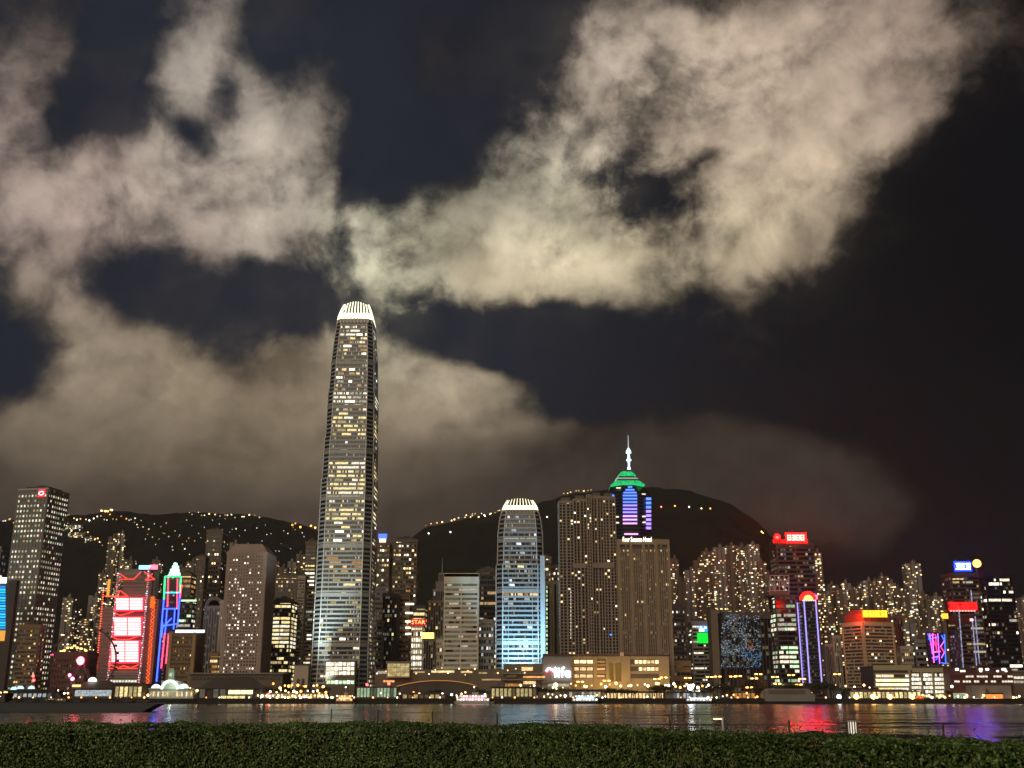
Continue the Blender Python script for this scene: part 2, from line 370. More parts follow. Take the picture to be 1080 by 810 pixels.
# ------------------------------------------------------------------ tower builder
WIN = {}
class Tower:
    """a box tower standing at base height gz; its own axes: x across, y away, z up from the base"""
    def __init__(s, name, label, px0, px1, pyt, Y, d=36., yaw=0., gz=4., w=None, cat='tower', group=None, seed=None):
        a = at(px0, pyt, Y); b = at(px1, pyt, Y)
        full = b.x - a.x                              # the columns take in the side wall one sees too
        while True:
            ax = at(px0, pyt, Y + d).x if px0 > CX else a.x
            bx = at(px1, pyt, Y + d).x if px1 < CX else b.x
            if bx - ax > .74 * full or d < 6 or yaw: break
            d *= .9
        a.x = ax; b.x = bx
        s.w = w or (b.x - a.x); s.d = d; s.h = a.z - gz; s.gz = gz; s.wins = []; s.Y = Y
        cx = (a.x + b.x) / 2
        s.root = thing(name, label, cat, (cx, Y + d / 2, gz), R(yaw), group)
        s.rnd = random.Random(seed if seed is not None else int(px0 * 31 + pyt * 7))
        s.side = 'r' if cx < 0 else 'l'
        s.fac = MB(); s.core = MB()
    def frame(s, f):
        w, d = s.w, s.d
        return {'f': ((-w / 2, -d / 2), (1, 0), (0, -1), w), 'r': ((w / 2, -d / 2), (0, 1), (1, 0), d), 'l': ((-w / 2, d / 2), (0, -1), (-1, 0), d)}[f]
    def box(s, mb, f, u0, u1, z0, z1, n0, n1, m):
        o, dr, nr, L = s.frame(f)
        xs = [o[0] + dr[0] * u + nr[0] * n for u in (u0, u1) for n in (n0, n1)]
        ys = [o[1] + dr[1] * u + nr[1] * n for u in (u0, u1) for n in (n0, n1)]
        mb.box(min(xs), max(xs), min(ys), max(ys), z0, z1, m)
    def body(s, m=None, z1=None):
        s.core.box(-s.w / 2, s.w / 2, -s.d / 2, s.d / 2, 0, z1 or s.h, m or GLASS)
    def bands(s, nf, m, frac=.45, p=.5, z0=0., z1=None):
        z1 = z1 or s.h; ch = (z1 - z0) / nf
        for i in range(nf + 1):
            s.fac.box(-s.w / 2 - p, s.w / 2 + p, -s.d / 2 - p, s.d / 2 + p, z0 + i * ch - (0 if i else 0), z0 + i * ch + frac * ch * (1 if i < nf else .6), m)
    def piers(s, f, nb, m, frac=.3, p=.7, z0=0., z1=None):
        L = s.frame(f)[3]; cw = L / nb; z1 = z1 or s.h; hw = frac * cw / 2
        for i in range(nb + 1):
            u = min(max(i * cw, hw - .1), L - hw + .1)
            s.box(s.fac, f, u - hw, u + hw, z0, z1, -.3, p, m)
    def lit(s, f, nf, nb, prob, pal='office', z0=0., z1=None, fh=.5, zf=.47, fw=.7, run=False, floor=None, skip=None):
        """lit windows: nf floors by nb bays; floor(i)->factor; run joins neighbours into one strip"""
        z1 = z1 or s.h; ch = (z1 - z0) / nf; L = s.frame(f)[3]; cw = L / nb; P = PAL[pal]
        for i in range(nf):
            k = floor(i) if floor else s.rnd.choice((.35, .7, 1, 1, 1.5))
            j = 0
            while j < nb:
                if s.rnd.random() < prob * k and not (skip and skip(i, j)):
                    n = 1
                    if run:
                        while j + n < nb and s.rnd.random() < .72: n += 1
                    t = s.rnd.choice(P)
                    s.wins.append((f, (j + (1 - fw) / 2) * cw, (j + n - (1 - fw) / 2) * cw, z0 + (i + zf) * ch, z0 + (i + zf + fh) * ch, t))
                    j += n
                else:
                    if s.rnd.random() < .20: s.wins.append((f, (j + (1 - fw) / 2) * cw, (j + 1 - (1 - fw) / 2) * cw, z0 + (i + zf) * ch, z0 + (i + zf + fh) * ch, (s.rnd.choice(('warm', 'white', 'yellow', 'cool')), 0)))
                    j += 1
    def top(s, pyh, m, inset=.15, name='plant_room'):
        h = pyh; mb = MB(); w, d = s.w * (.5 - inset), s.d * (.5 - inset)
        mb.box(-w, w, -d, d, s.h + .4, s.h + h, m)
        mb.box(-w * .3, w * .35, -d * .6, d * .2, s.h + h, s.h + h * 1.5, m)
        return mb.build(name, s.root)
    def finish(s, cap=100, fname='facade'):
        s.core.build('glazing', s.root); s.fac.build(fname, s.root)
        ws = s.wins[:]
        s.rnd.shuffle(ws); ws.sort(key=lambda q: -round((q[2] - q[1]) * (q[4] - q[3])) - (8 if q[5][1] else 0))
        for q in ws[:cap]:
            f, u0, u1, z0, z1, t = q
            o, dr, nr, L = s.frame(f)
            key = (f, round(u1 - u0, 1), round(z1 - z0, 1), t)
            me = WIN.get(key)
            if me is None:
                mb = MB(); hw, hh = (u1 - u0) / 2, (z1 - z0) / 2
                if f == 'f': mb.box(-hw, hw, -.15, .15, -hh, hh, lit(*t))
                else: mb.box(-.15, .15, -hw, hw, -hh, hh, lit(*t))
                me = WIN[key] = mb.mesh('window')
            w = bpy.data.objects.new('window', me); COL.objects.link(w); w.parent = s.root
            u = (u0 + u1) / 2
            w.location = (o[0] + dr[0] * u + nr[0] * .08, o[1] + dr[1] * u + nr[1] * .08, (z0 + z1) / 2)
        rest = ws[cap:]
        if rest:
            mb = MB()
            for f, u0, u1, z0, z1, t in rest: s.box(mb, f, u0, u1, z0, z1, -.1, .2, lit(*t))
            mb.build('window', s.root, kind='stuff')
        return s.root
# ------------------------------------------------------------------ terrain, water, shore
SHORE = 945.0
RIDGE = [(-700,575),(-300,560),(0,551),(60,547),(110,541),(200,542),(280,547),(320,555),(360,567),(405,580),(428,572),(450,556),(500,546),(545,538),(600,522),(650,514),(690,512),(730,516),(770,530),(800,549),(830,580),(860,605),(900,618),(960,622),(1080,630),(1500,645),(1900,650)]
_ru = []; _rt = []
for px, py in RIDGE:
    p = at(px, py, 2600); _ru.append(p.x / 2600); _rt.append(p.z)
def hash2(i, j): return (math.sin(i * 127.1 + j * 311.7) * 43758.5453) % 1.0
def vnoise(x, y):
    i, j = math.floor(x), math.floor(y); a, b = x - i, y - j; a = a * a * (3 - 2 * a); b = b * b * (3 - 2 * b)
    return (hash2(i, j) * (1 - a) + hash2(i + 1, j) * a) * (1 - b) + (hash2(i, j + 1) * (1 - a) + hash2(i + 1, j + 1) * a) * b
def terrain(x, Y):
    u = x / Y
    r = float(np.interp(u, _ru, _rt))
    t = (Y - 1330) / 1270
    if t <= 0: return 4.0
    if t < 1: s = t ** 1.25
    else: s = 1 - .35 * (t - 1)
    bump = (vnoise(x / 140, Y / 160) - .5) * 46 + (vnoise(x / 46, Y / 50) - .5) * 15 + (vnoise(x / 11, Y / 13) - .5) * 7 + (vnoise(x / 5.3, Y / 6) - .5) * 4
    return 4 + max(0, (r - 4) * s + bump * min(1, t * 2) * (1 if t < .9 else .45))
def hill_point(px, py, y0=1400, y1=2640):
    Y = y0
    while Y < y1:
        p = at(px, py, Y)
        if terrain(p.x, Y) >= p.z: return p
        Y += 12
    return at(px, py, 2590)

HILLM = mat('dark_woodland', (.024, .026, .022), .95, 0, .8, .03, .1)
m = MB(); us = [-1.35 + .35 * i / 30 for i in range(30)] + [-1.0 + 2.0 * i / 420 for i in range(421)] + [1.0 + .35 * (i + 1) / 30 for i in range(30)]
Ys = [1325 + 14 * k for k in range(100)] + [2750, 2900, 3200, 3700]
vs = [(u * Y, Y, terrain(u * Y, Y)) for Y in Ys for u in us]; n = len(us)
m.raw(vs, [(j * n + i, j * n + i + 1, (j + 1) * n + i + 1, (j + 1) * n + i) for j in range(len(Ys) - 1) for i in range(n - 1)], HILLM)
hl = m.build('hills', kind='structure')
for p in hl.data.polygons: p.use_smooth = True
# city ground and sea wall
ASPH = mat('asphalt', (.05, .048, .045), .85, 0, .4, .05); STONE = mat('quay_stone', (.03, .027, .025), .8, 0, .4, .2)
m = MB(); m.box(-1500, 1500, SHORE + 4, 1345, 1.0, 4.0, ASPH); m.build('city_ground', kind='structure')
m = MB(); m.box(-1500, 1500, SHORE, SHORE + 4, -3, 4.2, STONE); m.build('sea_wall', kind='structure')
# sea
def water_mat():
    w = bpy.data.materials.new('harbour_water'); w.use_nodes = True
    t = NT(w.node_tree); b = t.n['Principled BSDF']
    b.inputs['Base Color'].default_value = (.006, .009, .011, 1); b.inputs['Roughness'].default_value = .19
    b.inputs['IOR'].default_value = 1.33; b.inputs['Specular IOR Level'].default_value = .21
    tc = t.new('ShaderNodeTexCoord').outputs['Object']
    mp = t.new('ShaderNodeMapping'); t.put(mp.inputs[0], tc); mp.inputs[3].default_value = (.55, 1.0, 1); mp.inputs[2].default_value = (0, 0, R(8))
    c1 = t.noise(mp.outputs[0], .050, 7, .66, .4, color=True)          # slopes of swell and ripples
    c2 = t.noise(tc, .55, 3, .6, 0, color=True)
    gust = t.smooth(t.noise(mp.outputs[0], .006, 3, .5), .32, .68, .6, 1.3)
    sl = t.v('ADD', t.v('SCALE', t.v('SUBTRACT', c1, (.5, .5, .5)), sc=t.m('MULTIPLY', gust, 1.0)), t.v('SCALE', t.v('SUBTRACT', c2, (.5, .5, .5)), sc=.22))
    nv = t.v('NORMALIZE', t.v('ADD', t.v('MULTIPLY', sl, (.55, 1, 0)), (0, 0, 1)))
    t.put(b.inputs['Normal'], nv)
    return w
WATER = water_mat()
m = MB(); m.face([(-9000, 30, 0), (9000, 30, 0), (9000, SHORE + 1, 0), (-9000, SHORE + 1, 0)], WATER)
m.face([(-9000, SHORE + 1, 0), (-1500, SHORE + 1, 0), (-1500, 4500, 0), (-9000, 4500, 0)], WATER)
m.face([(1500, SHORE + 1, 0), (9000, SHORE + 1, 0), (9000, 4500, 0), (1500, 4500, 0)], WATER)
m.build('water', kind='structure')
# near shore: pavement, its edge and the lawn strip
GZ = CZ - 1.6
m = MB()
def edge_y(x): return 40.2 - 1.45 * x           # the railing line
PAVE = mat('pavement', (.22, .21, .20), .8, 0, .25, .8)
pts = [(-60, -30), (60, -30), (60, edge_y(22) + .6), (22, edge_y(22) + .6), (-9, edge_y(-9) + .6), (-60, edge_y(-9) + 4)]
m.prism(pts, -2, GZ, PAVE); m.build('near_pavement', kind='structure')
m = MB()
# railing
RAILM = mat('railing_steel', (.09, .09, .095), .5, .5)
dirv = Vector((1, -1.45, 0)).normalized()
rail = thing('railing', 'thin steel post and wire railing along the water edge behind the hedge', 'railing', (0, edge_y(0), GZ))
span = [-16 + 4.55 * k for k in range(10)]
pts_r = [Vector((0.8, edge_y(.8), GZ)) + dirv * s for s in span]
ry = root_loc(rail)
for p in pts_r:
    mm = MB(); mm.bar(p, p + Vector((0, 0, .98)), .026, RAILM, 6); mm.box(p.x - .06, p.x + .06, p.y - .06, p.y + .06, p.z, p.z + .02, RAILM)
    mm.build('post', rail, world=True)
for h in (.93,):
    mm = MB()
    mm.bar(pts_r[0] + Vector((0, 0, h)), pts_r[-1] + Vector((0, 0, h)), .0035, RAILM, 4); mm.build('wire', rail, world=True)

# hedge: thousands of small leaves round a dark core that blocks light
HA = Vector((-16.2, 27.2, 0)); HB = Vector((10.5, 9.4, 0)); HT = 1.0; HWID = 1.5
def leaf_mat():
    w = bpy.data.materials.new('hedge_leaf'); w.use_nodes = True
    t = NT(w.node_tree); b = t.n['Principled BSDF']
    g = t.new('ShaderNodeNewGeometry')
    rp = t.new('ShaderNodeValToRGB'); t.put(rp.inputs[0], g.outputs['Random Per Island'])
    e = rp.color_ramp.elements; e[0].position = 0; e[0].color = (.024, .052, .012, 1); e[1].position = 1; e[1].color = (.21, .31, .075, 1)
    k = e.new(.55); k.color = (.075, .145, .032, 1)
    tc = t.new('ShaderNodeTexCoord').outputs['Object']
    t.put(b.inputs['Base Color'], t.v('SCALE', rp.outputs[0], sc=t.smooth(t.noise(tc, .9, 3), .3, .7, .7, 1.25)))
    b.inputs['Roughness'].default_value = .42
    return w
def build_hedge():
    pts = [Vector((-17.5, 24.6, 0)), Vector((-.5, 23.6, 0)), Vector((10.6, 7.7, 0))]
    root = thing('hedge', 'clipped green hedge of small glossy leaves in front of the harbour', 'hedge', (pts[1].x, pts[1].y, GZ))
    segs = []
    for a, b in zip(pts, pts[1:]):
        d = (b - a).normalized(); n = Vector((-d.y, d.x, 0)); n = n if n.y > 0 else -n      # away from the camera
        segs.append((a - pts[1], d, n, (b - a).length))
    L = segs[0][3] + segs[1][3]
    def place(x, y, z):
        """x along the hedge, y across it, z up, brought onto the bent line"""
        A = np.stack([np.array(segs[0][0])[None] + np.outer(x, segs[0][1]) + np.outer(y, segs[0][2]), np.array(segs[1][0])[None] + np.outer(x - segs[0][3], segs[1][1]) + np.outer(y, segs[1][2])])
        m = x > segs[0][3]
        # at the bend the two runs overlap instead of leaving a gap
        P = np.where(m[:, None], A[1], A[0]); P[:, 2] = z
        return P, m
    rg = np.random.default_rng(3); N = 130000
    # denser towards the near end
    f = rg.random(N) ** .72; x = f * L
    top_w = rg.random(N) < .55
    bump = lambda xx, yy: np.sin(xx * 1.9 + np.sin(xx * .7) * 2) * .022 + np.sin(xx * 5.3 + yy * 3) * .018 + np.sin(xx * 11.7 + yy * 7 + np.sin(xx * 3.1)) * .016
    y = np.where(top_w, rg.random(N) * HWID, 0.) ; z = np.where(top_w, HT, rg.random(N) * HT)
    dep = rg.exponential(.055, N)
    z = np.where(top_w, z + bump(x, y) - dep, z); y = np.where(top_w, y, y - bump(x, z * 2) * 1.6 + dep)
    sp = rg.random(N) < .02; z = np.where(sp & top_w, z + rg.random(N) * .12, z)     # a few shoots stand out
    back = (y > .1) & (x > segs[0][3] - .1) & (x < segs[0][3] + .1); x = np.where(back, x + .3, x)
    c, mm_ = place(x, y, z)
    fr = np.where(mm_[:, None], -np.array(segs[1][2])[None], -np.array(segs[0][2])[None])
    nv = np.where(top_w[:, None], fr * .25 + np.array([0, 0, 1.]), fr + np.array([0, 0, .35])) + rg.normal(0, .62, (N, 3))
    nv /= np.linalg.norm(nv, axis=1)[:, None]
    tv = np.cross(nv, rg.normal(0, 1, (N, 3))); tv /= np.linalg.norm(tv, axis=1)[:, None]
    bv = np.cross(nv, tv)
    s = (.022 + .018 * rg.random(N))[:, None]; 
    V = np.stack([c - tv * s, c + bv * s * .5 + nv * s * .12, c + tv * s, c - bv * s * .5 + nv * s * .12], 1).reshape(-1, 3)
    me = bpy.data.meshes.new('foliage'); me.vertices.add(4 * N); me.vertices.foreach_set('co', V.astype(np.float32).ravel())
    me.loops.add(4 * N); me.loops.foreach_set('vertex_index', np.arange(4 * N, dtype=np.int32))
    me.polygons.add(N); me.polygons.foreach_set('loop_start', np.arange(N, dtype=np.int32) * 4); me.polygons.foreach_set('loop_total', np.full(N, 4, np.int32))
    me.update(); me.materials.append(leaf_mat())
    o = bpy.data.objects.new('foliage', me); COL.objects.link(o); o.parent = root
    core = mat('hedge_shade', (.012, .016, .008), 1, 0, .5, 2)  # solid dark filler added so no light passes through the leaves
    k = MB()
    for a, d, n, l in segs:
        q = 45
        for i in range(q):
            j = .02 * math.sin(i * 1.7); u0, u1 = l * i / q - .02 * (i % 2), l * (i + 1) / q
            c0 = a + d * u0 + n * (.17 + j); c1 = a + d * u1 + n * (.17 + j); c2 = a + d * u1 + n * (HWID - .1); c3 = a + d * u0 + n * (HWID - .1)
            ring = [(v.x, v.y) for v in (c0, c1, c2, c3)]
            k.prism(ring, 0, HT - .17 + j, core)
    k.build('dark_core', root)
    tw = MB(); twm = mat('pale_twig', (.24, .21, .12), .8)
    X = L * rg.random(330) ** .72; B0, _ = place(X, -.02 + .05 * rg.random(330), HT * (.15 + .5 * rg.random(330)))
    for p in B0:
        a = Vector([float(q) for q in p]); b = a + Vector((rg.normal(0, .10), -.04 * rg.random(), .16 + .22 * rg.random()))
        tw.bar(a, b, .006, twm, 4, .003)
    tw.build('twig', root, kind='stuff')
build_hedge()

# slatted bollard light, lamp with a flat head, dark bollard
def build_near():
    p = at(900, 778, 27); 
    t = thing('bollard_light', 'glowing cream slatted bollard light standing behind the hedge', 'bollard', (p.x, 27, GZ))
    zt = at(900, 760, 27).z - GZ; r = .115; glow = em('bollard_glow', (1, .86, .66), 1.0)
    mm = MB(); mm.bar((0, 0, 0), (0, 0, zt - .03), r * .78, glow, 14); mm.build('diffuser', t)
    for k in range(12):
        a = 6.2832 * k / 12 + .2; mm = MB(); x, y = r * math.cos(a), r * math.sin(a); mm.bar((x, y, 0), (x, y, zt - .02), .016, DMETAL if k % 2 else mat('steel', (.4, .4, .4), .3, .6), 5); mm.build('slat', t)
    mm = MB(); mm.bar((0, 0, zt - .03), (0, 0, zt), r + .015, METAL, 16); mm.build('cap', t)
    p = at(763, 776, 31)
    t = thing('path_lamp', 'slim path lamp with a flat cantilever head glowing over the hedge', 'lamp', (p.x, 31, GZ))
    zt = at(763, 756.5, 31).z - GZ
    mm = MB(); mm.bar((0, 0, 0), (0, 0, zt), .032, METAL, 8); mm.build('pole', t)
    mm = MB(); mm.box(-.26, .03, -.05, .05, zt - .035, zt, METAL); hd = mm.build('lamp_head', t)
    mm = MB(); mm.box(-.25, -.03, -.052, .045, zt - .055, zt - .036, em('path_lamp_glow', (1, .80, .50), 3)); mm.build('light_panel', hd)
build_near()

def build_haze():
    w = bpy.data.materials.new('night_haze'); w.use_nodes = True; t = NT(w.node_tree); t.n.clear()
    v = t.new('ShaderNodeVolumePrincipled'); v.inputs['Color'].default_value = (.92, .86, .80, 1); v.inputs['Density'].default_value = .00006; v.inputs['Anisotropy'].default_value = .7
    o = t.new('ShaderNodeOutputMaterial'); t.put(o.inputs['Volume'], v.outputs[0])
    m = MB(); m.box(-5200, 5200, -60, 3900, -4, 530, w); m.build('haze', kind='stuff')
build_haze()
# ================================================================== towers, left to right
ROOFRED = em('beacon_red', (1, .05, .03), 6)
def sign_panel(root, px0, px1, py0, py1, Y, m, name='sign_panel', dep=1.):
    mb = MB(); mb.pbox(px0, px1, py0, py1, Y, dep, m); return mb.build(name, root, world=True)

# --- corner tower with square lit windows and a red roof sign
def corner_tower():
    T = Tower('office_tower', 'tall grey tower with square lit windows and a red sign on its top corner', 21, 74, 516, 1180, 37, -12.5, w=37)
    p = at(48, 516, 1198); T.root.location.x = p.x - 1.5; 
    T.body(CGREY)
    PAL['pane'] = [('white', 1), ('white', 2), ('white', 2), ('green', 1), ('yellow', 1), ('white', 2)]
    nf = 40
    T.bands(nf, CGREY, .42, .5); 
    for f, nb in (('f', 9), ('r', 9)):
        T.piers(f, nb, CGREY, .38, .75)
        T.lit(f, nf, nb, .86, 'pane' if f == 'f' else 'pane', fh=.42, zf=.48, fw=.5, floor=lambda i: (.12 if i in (17, 18, 28) else .7 if i % 7 == 2 else 1), skip=lambda i, j: i > 38)
    T.fac.box(-T.w / 2 - .8, T.w / 2 + .8, -T.d / 2 - .8, T.d / 2 + .8, T.h - .6, T.h + .8, METAL)
    T.top(4, CDARK)
    r = T.finish()
    # sign: a red square with a white oval ring, on the front face by the corner
    mb = MB(); T.box(mb, 'f', T.w * .70, T.w * .92, T.h - 9, T.h - 1, .9, 1.5, em('sign_red', (1, .03, .04), 2.2)); s = mb.build('sign_panel', r)
    mb = MB(); wm = em('sign_white', (1, .85, .8), 2.5)
    for k in range(12):
        if k in (0,): continue
        a0, a1 = 6.2832 * k / 12, 6.2832 * (k + 1) / 12
        c = (-T.w / 2 + T.w * .81, -T.d / 2 - 1.6, T.h - 5)
        mb.bar((c[0] + 3 * math.cos(a0), c[1], c[2] + 1.9 * math.sin(a0)), (c[0] + 3 * math.cos(a1), c[1], c[2] + 1.9 * math.sin(a1)), .55, wm, 5)
    mb.build('emblem', s)
corner_tower()

def plain(name, label, px0, px1, pyt, Y, d=34, style='bands', nf=30, nb=8, wall=CGREY, pal='office', p=.3, frac=.4, pf=.3, run=False, yaw=0., roof=4., cap=60, glass=GLASS, side=True, pside=None, fw=.7, cat='tower', floor=None, gz=4., skip=None, z0=0., done=True, ns=None):
    T = Tower(name, label, px0, px1, pyt, Y, d, yaw, gz, cat=cat)
    T.body(glass)
    sd = T.side; ns = ns or max(3, int(nb * T.d / T.w * .8))
    if style in ('bands', 'grid'): T.bands(nf, wall, frac, .5, z0)
    if style in ('grid', 'fins', 'bands'):
        T.piers('f', nb if style != 'bands' else max(2, nb // 6), wall, pf if style != 'bands' else .06, .75, z0)
        T.piers(sd, ns if style != 'bands' else 2, wall, pf if style != 'bands' else .06, .75, z0)
    T.fac.box(-T.w / 2 - .9, T.w / 2 + .9, -T.d / 2 - .9, T.d / 2 + .9, T.h - 2.2, T.h + .9, wall)
    zf = frac + .04 if style != 'fins' else .1; fh = (1 - frac - .08) if style != 'fins' else .6
    T.lit('f', nf, nb, p, pal, z0, None, fh, zf, fw, run, floor, skip)
    if side: T.lit(sd, nf, ns, p if pside is None else pside, pal, z0, None, fh, zf, fw, run, floor, skip)
    if roof: T.top(roof, CDARK)
    if done: T.finish(cap)
    return T

# left edge
def led_building():
    T = plain('office_building', 'grey block behind the blue screen at the left edge, pale ledges on its wall', -26, 10, 578, 1290, 40, 'bands', 22, 8, CGREY, 'cool', .22, .5, run=True)
    t = thing('media_building', 'low building at the left edge with a glowing blue striped screen facade', 'building', (*at(-8, 720, 1130).xy, 4))
    mb = MB(); mb.pbox(-30, 6, 612, 722, 1131, 7, CDARK); mb.build('wall', t, world=True)
    for k in range(16):
        y = 618 + k * 2.9; mb = MB(); mb.pbox(-28, 5.5, y, y + 1.9, 1130, .6, em('screen_blue_%s' % 'abc'[k % 3], [(.02, .25, .9), (.03, .45, 1), (.02, .55, .75)][k % 3], 1.5 + .5 * (k % 2))); mb.build('light_strip', t, world=True)
    mb = MB(); mb.pbox(-28, 6.5, 609, 615, 1129.6, 1, em('screen_white', (.8, .95, 1), 3)); mb.build('light_box', t, world=True)
    mb = MB(); mb.pbox(-28, 5, 665, 676, 1129.6, .6, em('screen_orange', (1, .45, .08), 1.0)); mb.build('lower_screen', t, world=True)
led_building()
plain('office_building', 'short bronze building with dark horizontal window bands before the corner tower', 21, 49, 660, 1120, 36, 'bands', 17, 9, BRONZE, 'warm', .16, .5, run=False, roof=3, cap=60)
T = plain('civic_building', 'low dark reddish block behind the observation wheel with gold lights on its roof', 57, 103, 689, 1075, 34, 'grid', 8, 12, REDST, 'dim', .08, .5, .4, roof=0, cap=40, done=False)
r = T.finish(40)
g = em('gold_bulb', (1, .62, .16), 4)
for k, (x, y) in enumerate([(64, 687), (67, 686), (71, 683), (75, 683), (78, 681), (81, 683), (85, 684), (90, 686)]):
    mb = MB(); mb.pbox(x - 1, x + 1.2, y - .8, y + .9, 1080, 2, g); mb.build('roof_light', r, world=True)
    mb = MB(); mb.pbox(x - .2, x + .3, y + .9, 689.5, 1081, .4, DMETAL); mb.build('lamp_post', r, world=True)

# --- bank headquarters with three huge lit screens hung between mast pairs
def bank():
    Y = 1210
    t = thing('bank_headquarters', 'bank with three huge stacked white and red screens between trussed steel masts', 'building', tuple(foot(131, Y + 30)))
    gm = mat('bank_cladding', (.20, .19, .19), .5)
    mb = MB()
    mb.pbox(121, 155, 604, 722, Y + 6, 12, CGREY); mb.pbox(101.5, 121, 640, 722, Y + 8, 10, CGREY); mb.pbox(155, 161, 632, 722, Y + 8, 10, CGREY)
    mb.pbox(126, 149, 600, 606, Y + 8, 20, gm)
    mb.build('wall', t, world=True)
    mb = MB()
    for k in range(30): 
        y = 606 + k * 3.9; mb.pbox(121, 155, y, y + 1.4, Y + 5.2, 2, gm)
    for k in range(20): mb.pbox(101.5, 121, 642 + k * 4, 643.4 + k * 4, Y + 7.3, 2, gm)
    mb.build('floor_edges', t, world=True)
    # masts follow their own verticals: the same world x at every height
    def col(px, py0, py1, w=1.5, m=METAL, y=Y, nm='mast'):
        b = at(px, 700, y); z0 = at(px, py1, y).z; z1 = at(px, py0, y).z; mb = MB(); s = w * .55
        for dx in (-s, s): mb.bar((b.x + dx, y, z0), (b.x + dx, y, z1), .45, m, 6)
        z = z0
        while z < z1 - 3: mb.bar((b.x - s, y, z), (b.x + s, y, z), .3, m, 5); z += 6
        o = mb.build(nm, t, world=True)
        q = MB(); rr = random.Random(int(px)); z = z0 + 2; wl = em('mast_bulb_white', (.85, .88, 1), 2.2); rl = em('mast_bulb_pink', (1, .2, .25), 2.)
        while z < z1:
            q.box(b.x - s - .5 + rr.random() * 2 * s, b.x - s + .5 + rr.random() * 2 * s, y - 1.2, y - .7, z, z + .9, wl if rr.random() < .6 else rl); z += 2.4
        q.build('bulbs', o, world=True)
    col(115.5, 604, 722); col(148.5, 598, 722)
    # screens
    for k, (x0, x1, y0, y1) in enumerate([(121.5, 151.2, 630, 644.5), (119.6, 149.3, 650.5, 671.5), (116.5, 146.8, 675.3, 699.5)]):
        xm = (x0 + x1) / 2; sc = em('screen_glow', (1, .70, .68), 1.9); rd = em('screen_red_edge', (1, .03, .06), 2.6)
        mb = MB(); mb.pbox(x0, x1, y0, y1, Y - 1.2, 2, rd); fr = mb.build('screen', t, world=True)
        mb = MB(); nr = int((y1 - y0) / 3.0)
        for i in range(nr):
            ya = y0 + .9 + (y1 - y0 - 1.8) * i / nr; yb = y0 + .9 + (y1 - y0 - 1.8) * (i + .80) / nr
            mb.pbox(x0 + 1, xm - .5, ya, yb, Y - 1.6, .5, sc); mb.pbox(xm + .5, x1 - 1, ya, yb, Y - 1.6, .5, sc)
        mb.build('screen_rows', fr, world=True)
    # red trusses
    red = em('truss_red', (1, .05, .03), 2.4)
    def zig(pts, w=.55, m=red, nm='truss'):
        mb = MB()
        for a, b in zip(pts, pts[1:]): mb.bar(at(*a, Y - 2), at(*b, Y - 2), w, m, 5)
        mb.build(nm, t, world=True)
    zig([(126, 605), (135, 611), (141, 611), (149, 603)]); zig([(152, 603), (163, 611), (153, 612), (161, 605)]); zig([(126, 611), (135, 611)])
    zig([(110, 628.5), (123, 629), (127, 623), (135, 629), (125, 629)]); zig([(120, 646), (127, 649), (131, 648), (141, 645)])
    zig([(117, 672), (126, 674.5), (136, 674.5), (146, 671)]); zig([(114, 700), (125, 704.5), (130, 702), (138, 704.5), (146, 701)]); zig([(115, 705), (145, 705)])
    # dotted outlines
    q = MB(); rb = em('outline_bulb', (1, .10, .05), 3)
    for k in range(34):
        f = k / 33; x = 109 + (101.5 - 109) * f; y = 622 + 84 * f; q.pbox(x - .5, x + .5, y - .6, y + .6, Y + 5, 1, rb)
    q.build('bulbs', t, world=True)
    for i, m2 in enumerate((em('strip_orange', (1, .16, .02), 2.0), em('strip_red', (1, .05, .02), 2.0))):
        mb = MB(); n = 24
        for k in range(n):
            f = k / n; f2 = (k + 1) / n
            xa = 162.5 - 7 * f + (1.9 if (k + i) % 2 else -1.9); xb = 162.5 - 7 * f2 + (-1.9 if (k + i) % 2 else 1.9)
            mb.bar(at(xa, 632 + 90 * f, Y + 4), at(xb, 632 + 90 * f2, Y + 4), .36, m2, 4)
        mb.build('zigzag_strip', t, world=True)
    mb = MB(); 
    for k in range(5): mb.pbox(114.5, 146, 708 + k * 2.7, 709.4 + k * 2.7, Y - .5, 1, mat('pale_ledge', (.4, .4, .42), .5))
    mb.build('entrance_ledges', t, world=True)
    mb = MB()
    for k in range(9): mb.pbox(116 + k * 3.2, 118.3 + k * 3.2, 717.4, 719.5, Y - .8, .5, lit('white', 2))
    mb.build('lobby_window', t, world=True)
    s = sign_panel(t, 146.5, 158.5, 596.3, 600.5, Y + 2, em('sign_cyan', (.25, .75, 1), 3))
    sign_panel(t, 158.5, 166, 595.8, 600.5, Y + 1.8, em('sign_pink', (1, .12, .2), 4))
    mb = MB(); mb.pbox(146, 166, 600.5, 602, Y + 2, 1, DMETAL); mb.pbox(149, 150, 601, 606, Y + 4, 1, DMETAL); mb.pbox(160, 161, 601, 634, Y + 4, 1, DMETAL); mb.build('sign_frame', t, world=True)
    sign_panel(t, 113, 115.6, 611, 628, Y + 6, em('sign_orange', (1, .4, .06), 1.2)); sign_panel(t, 158.5, 162.5, 629, 641, Y + 2, em('sign_orange_soft', (1, .22, .03), 1.0))
bank()

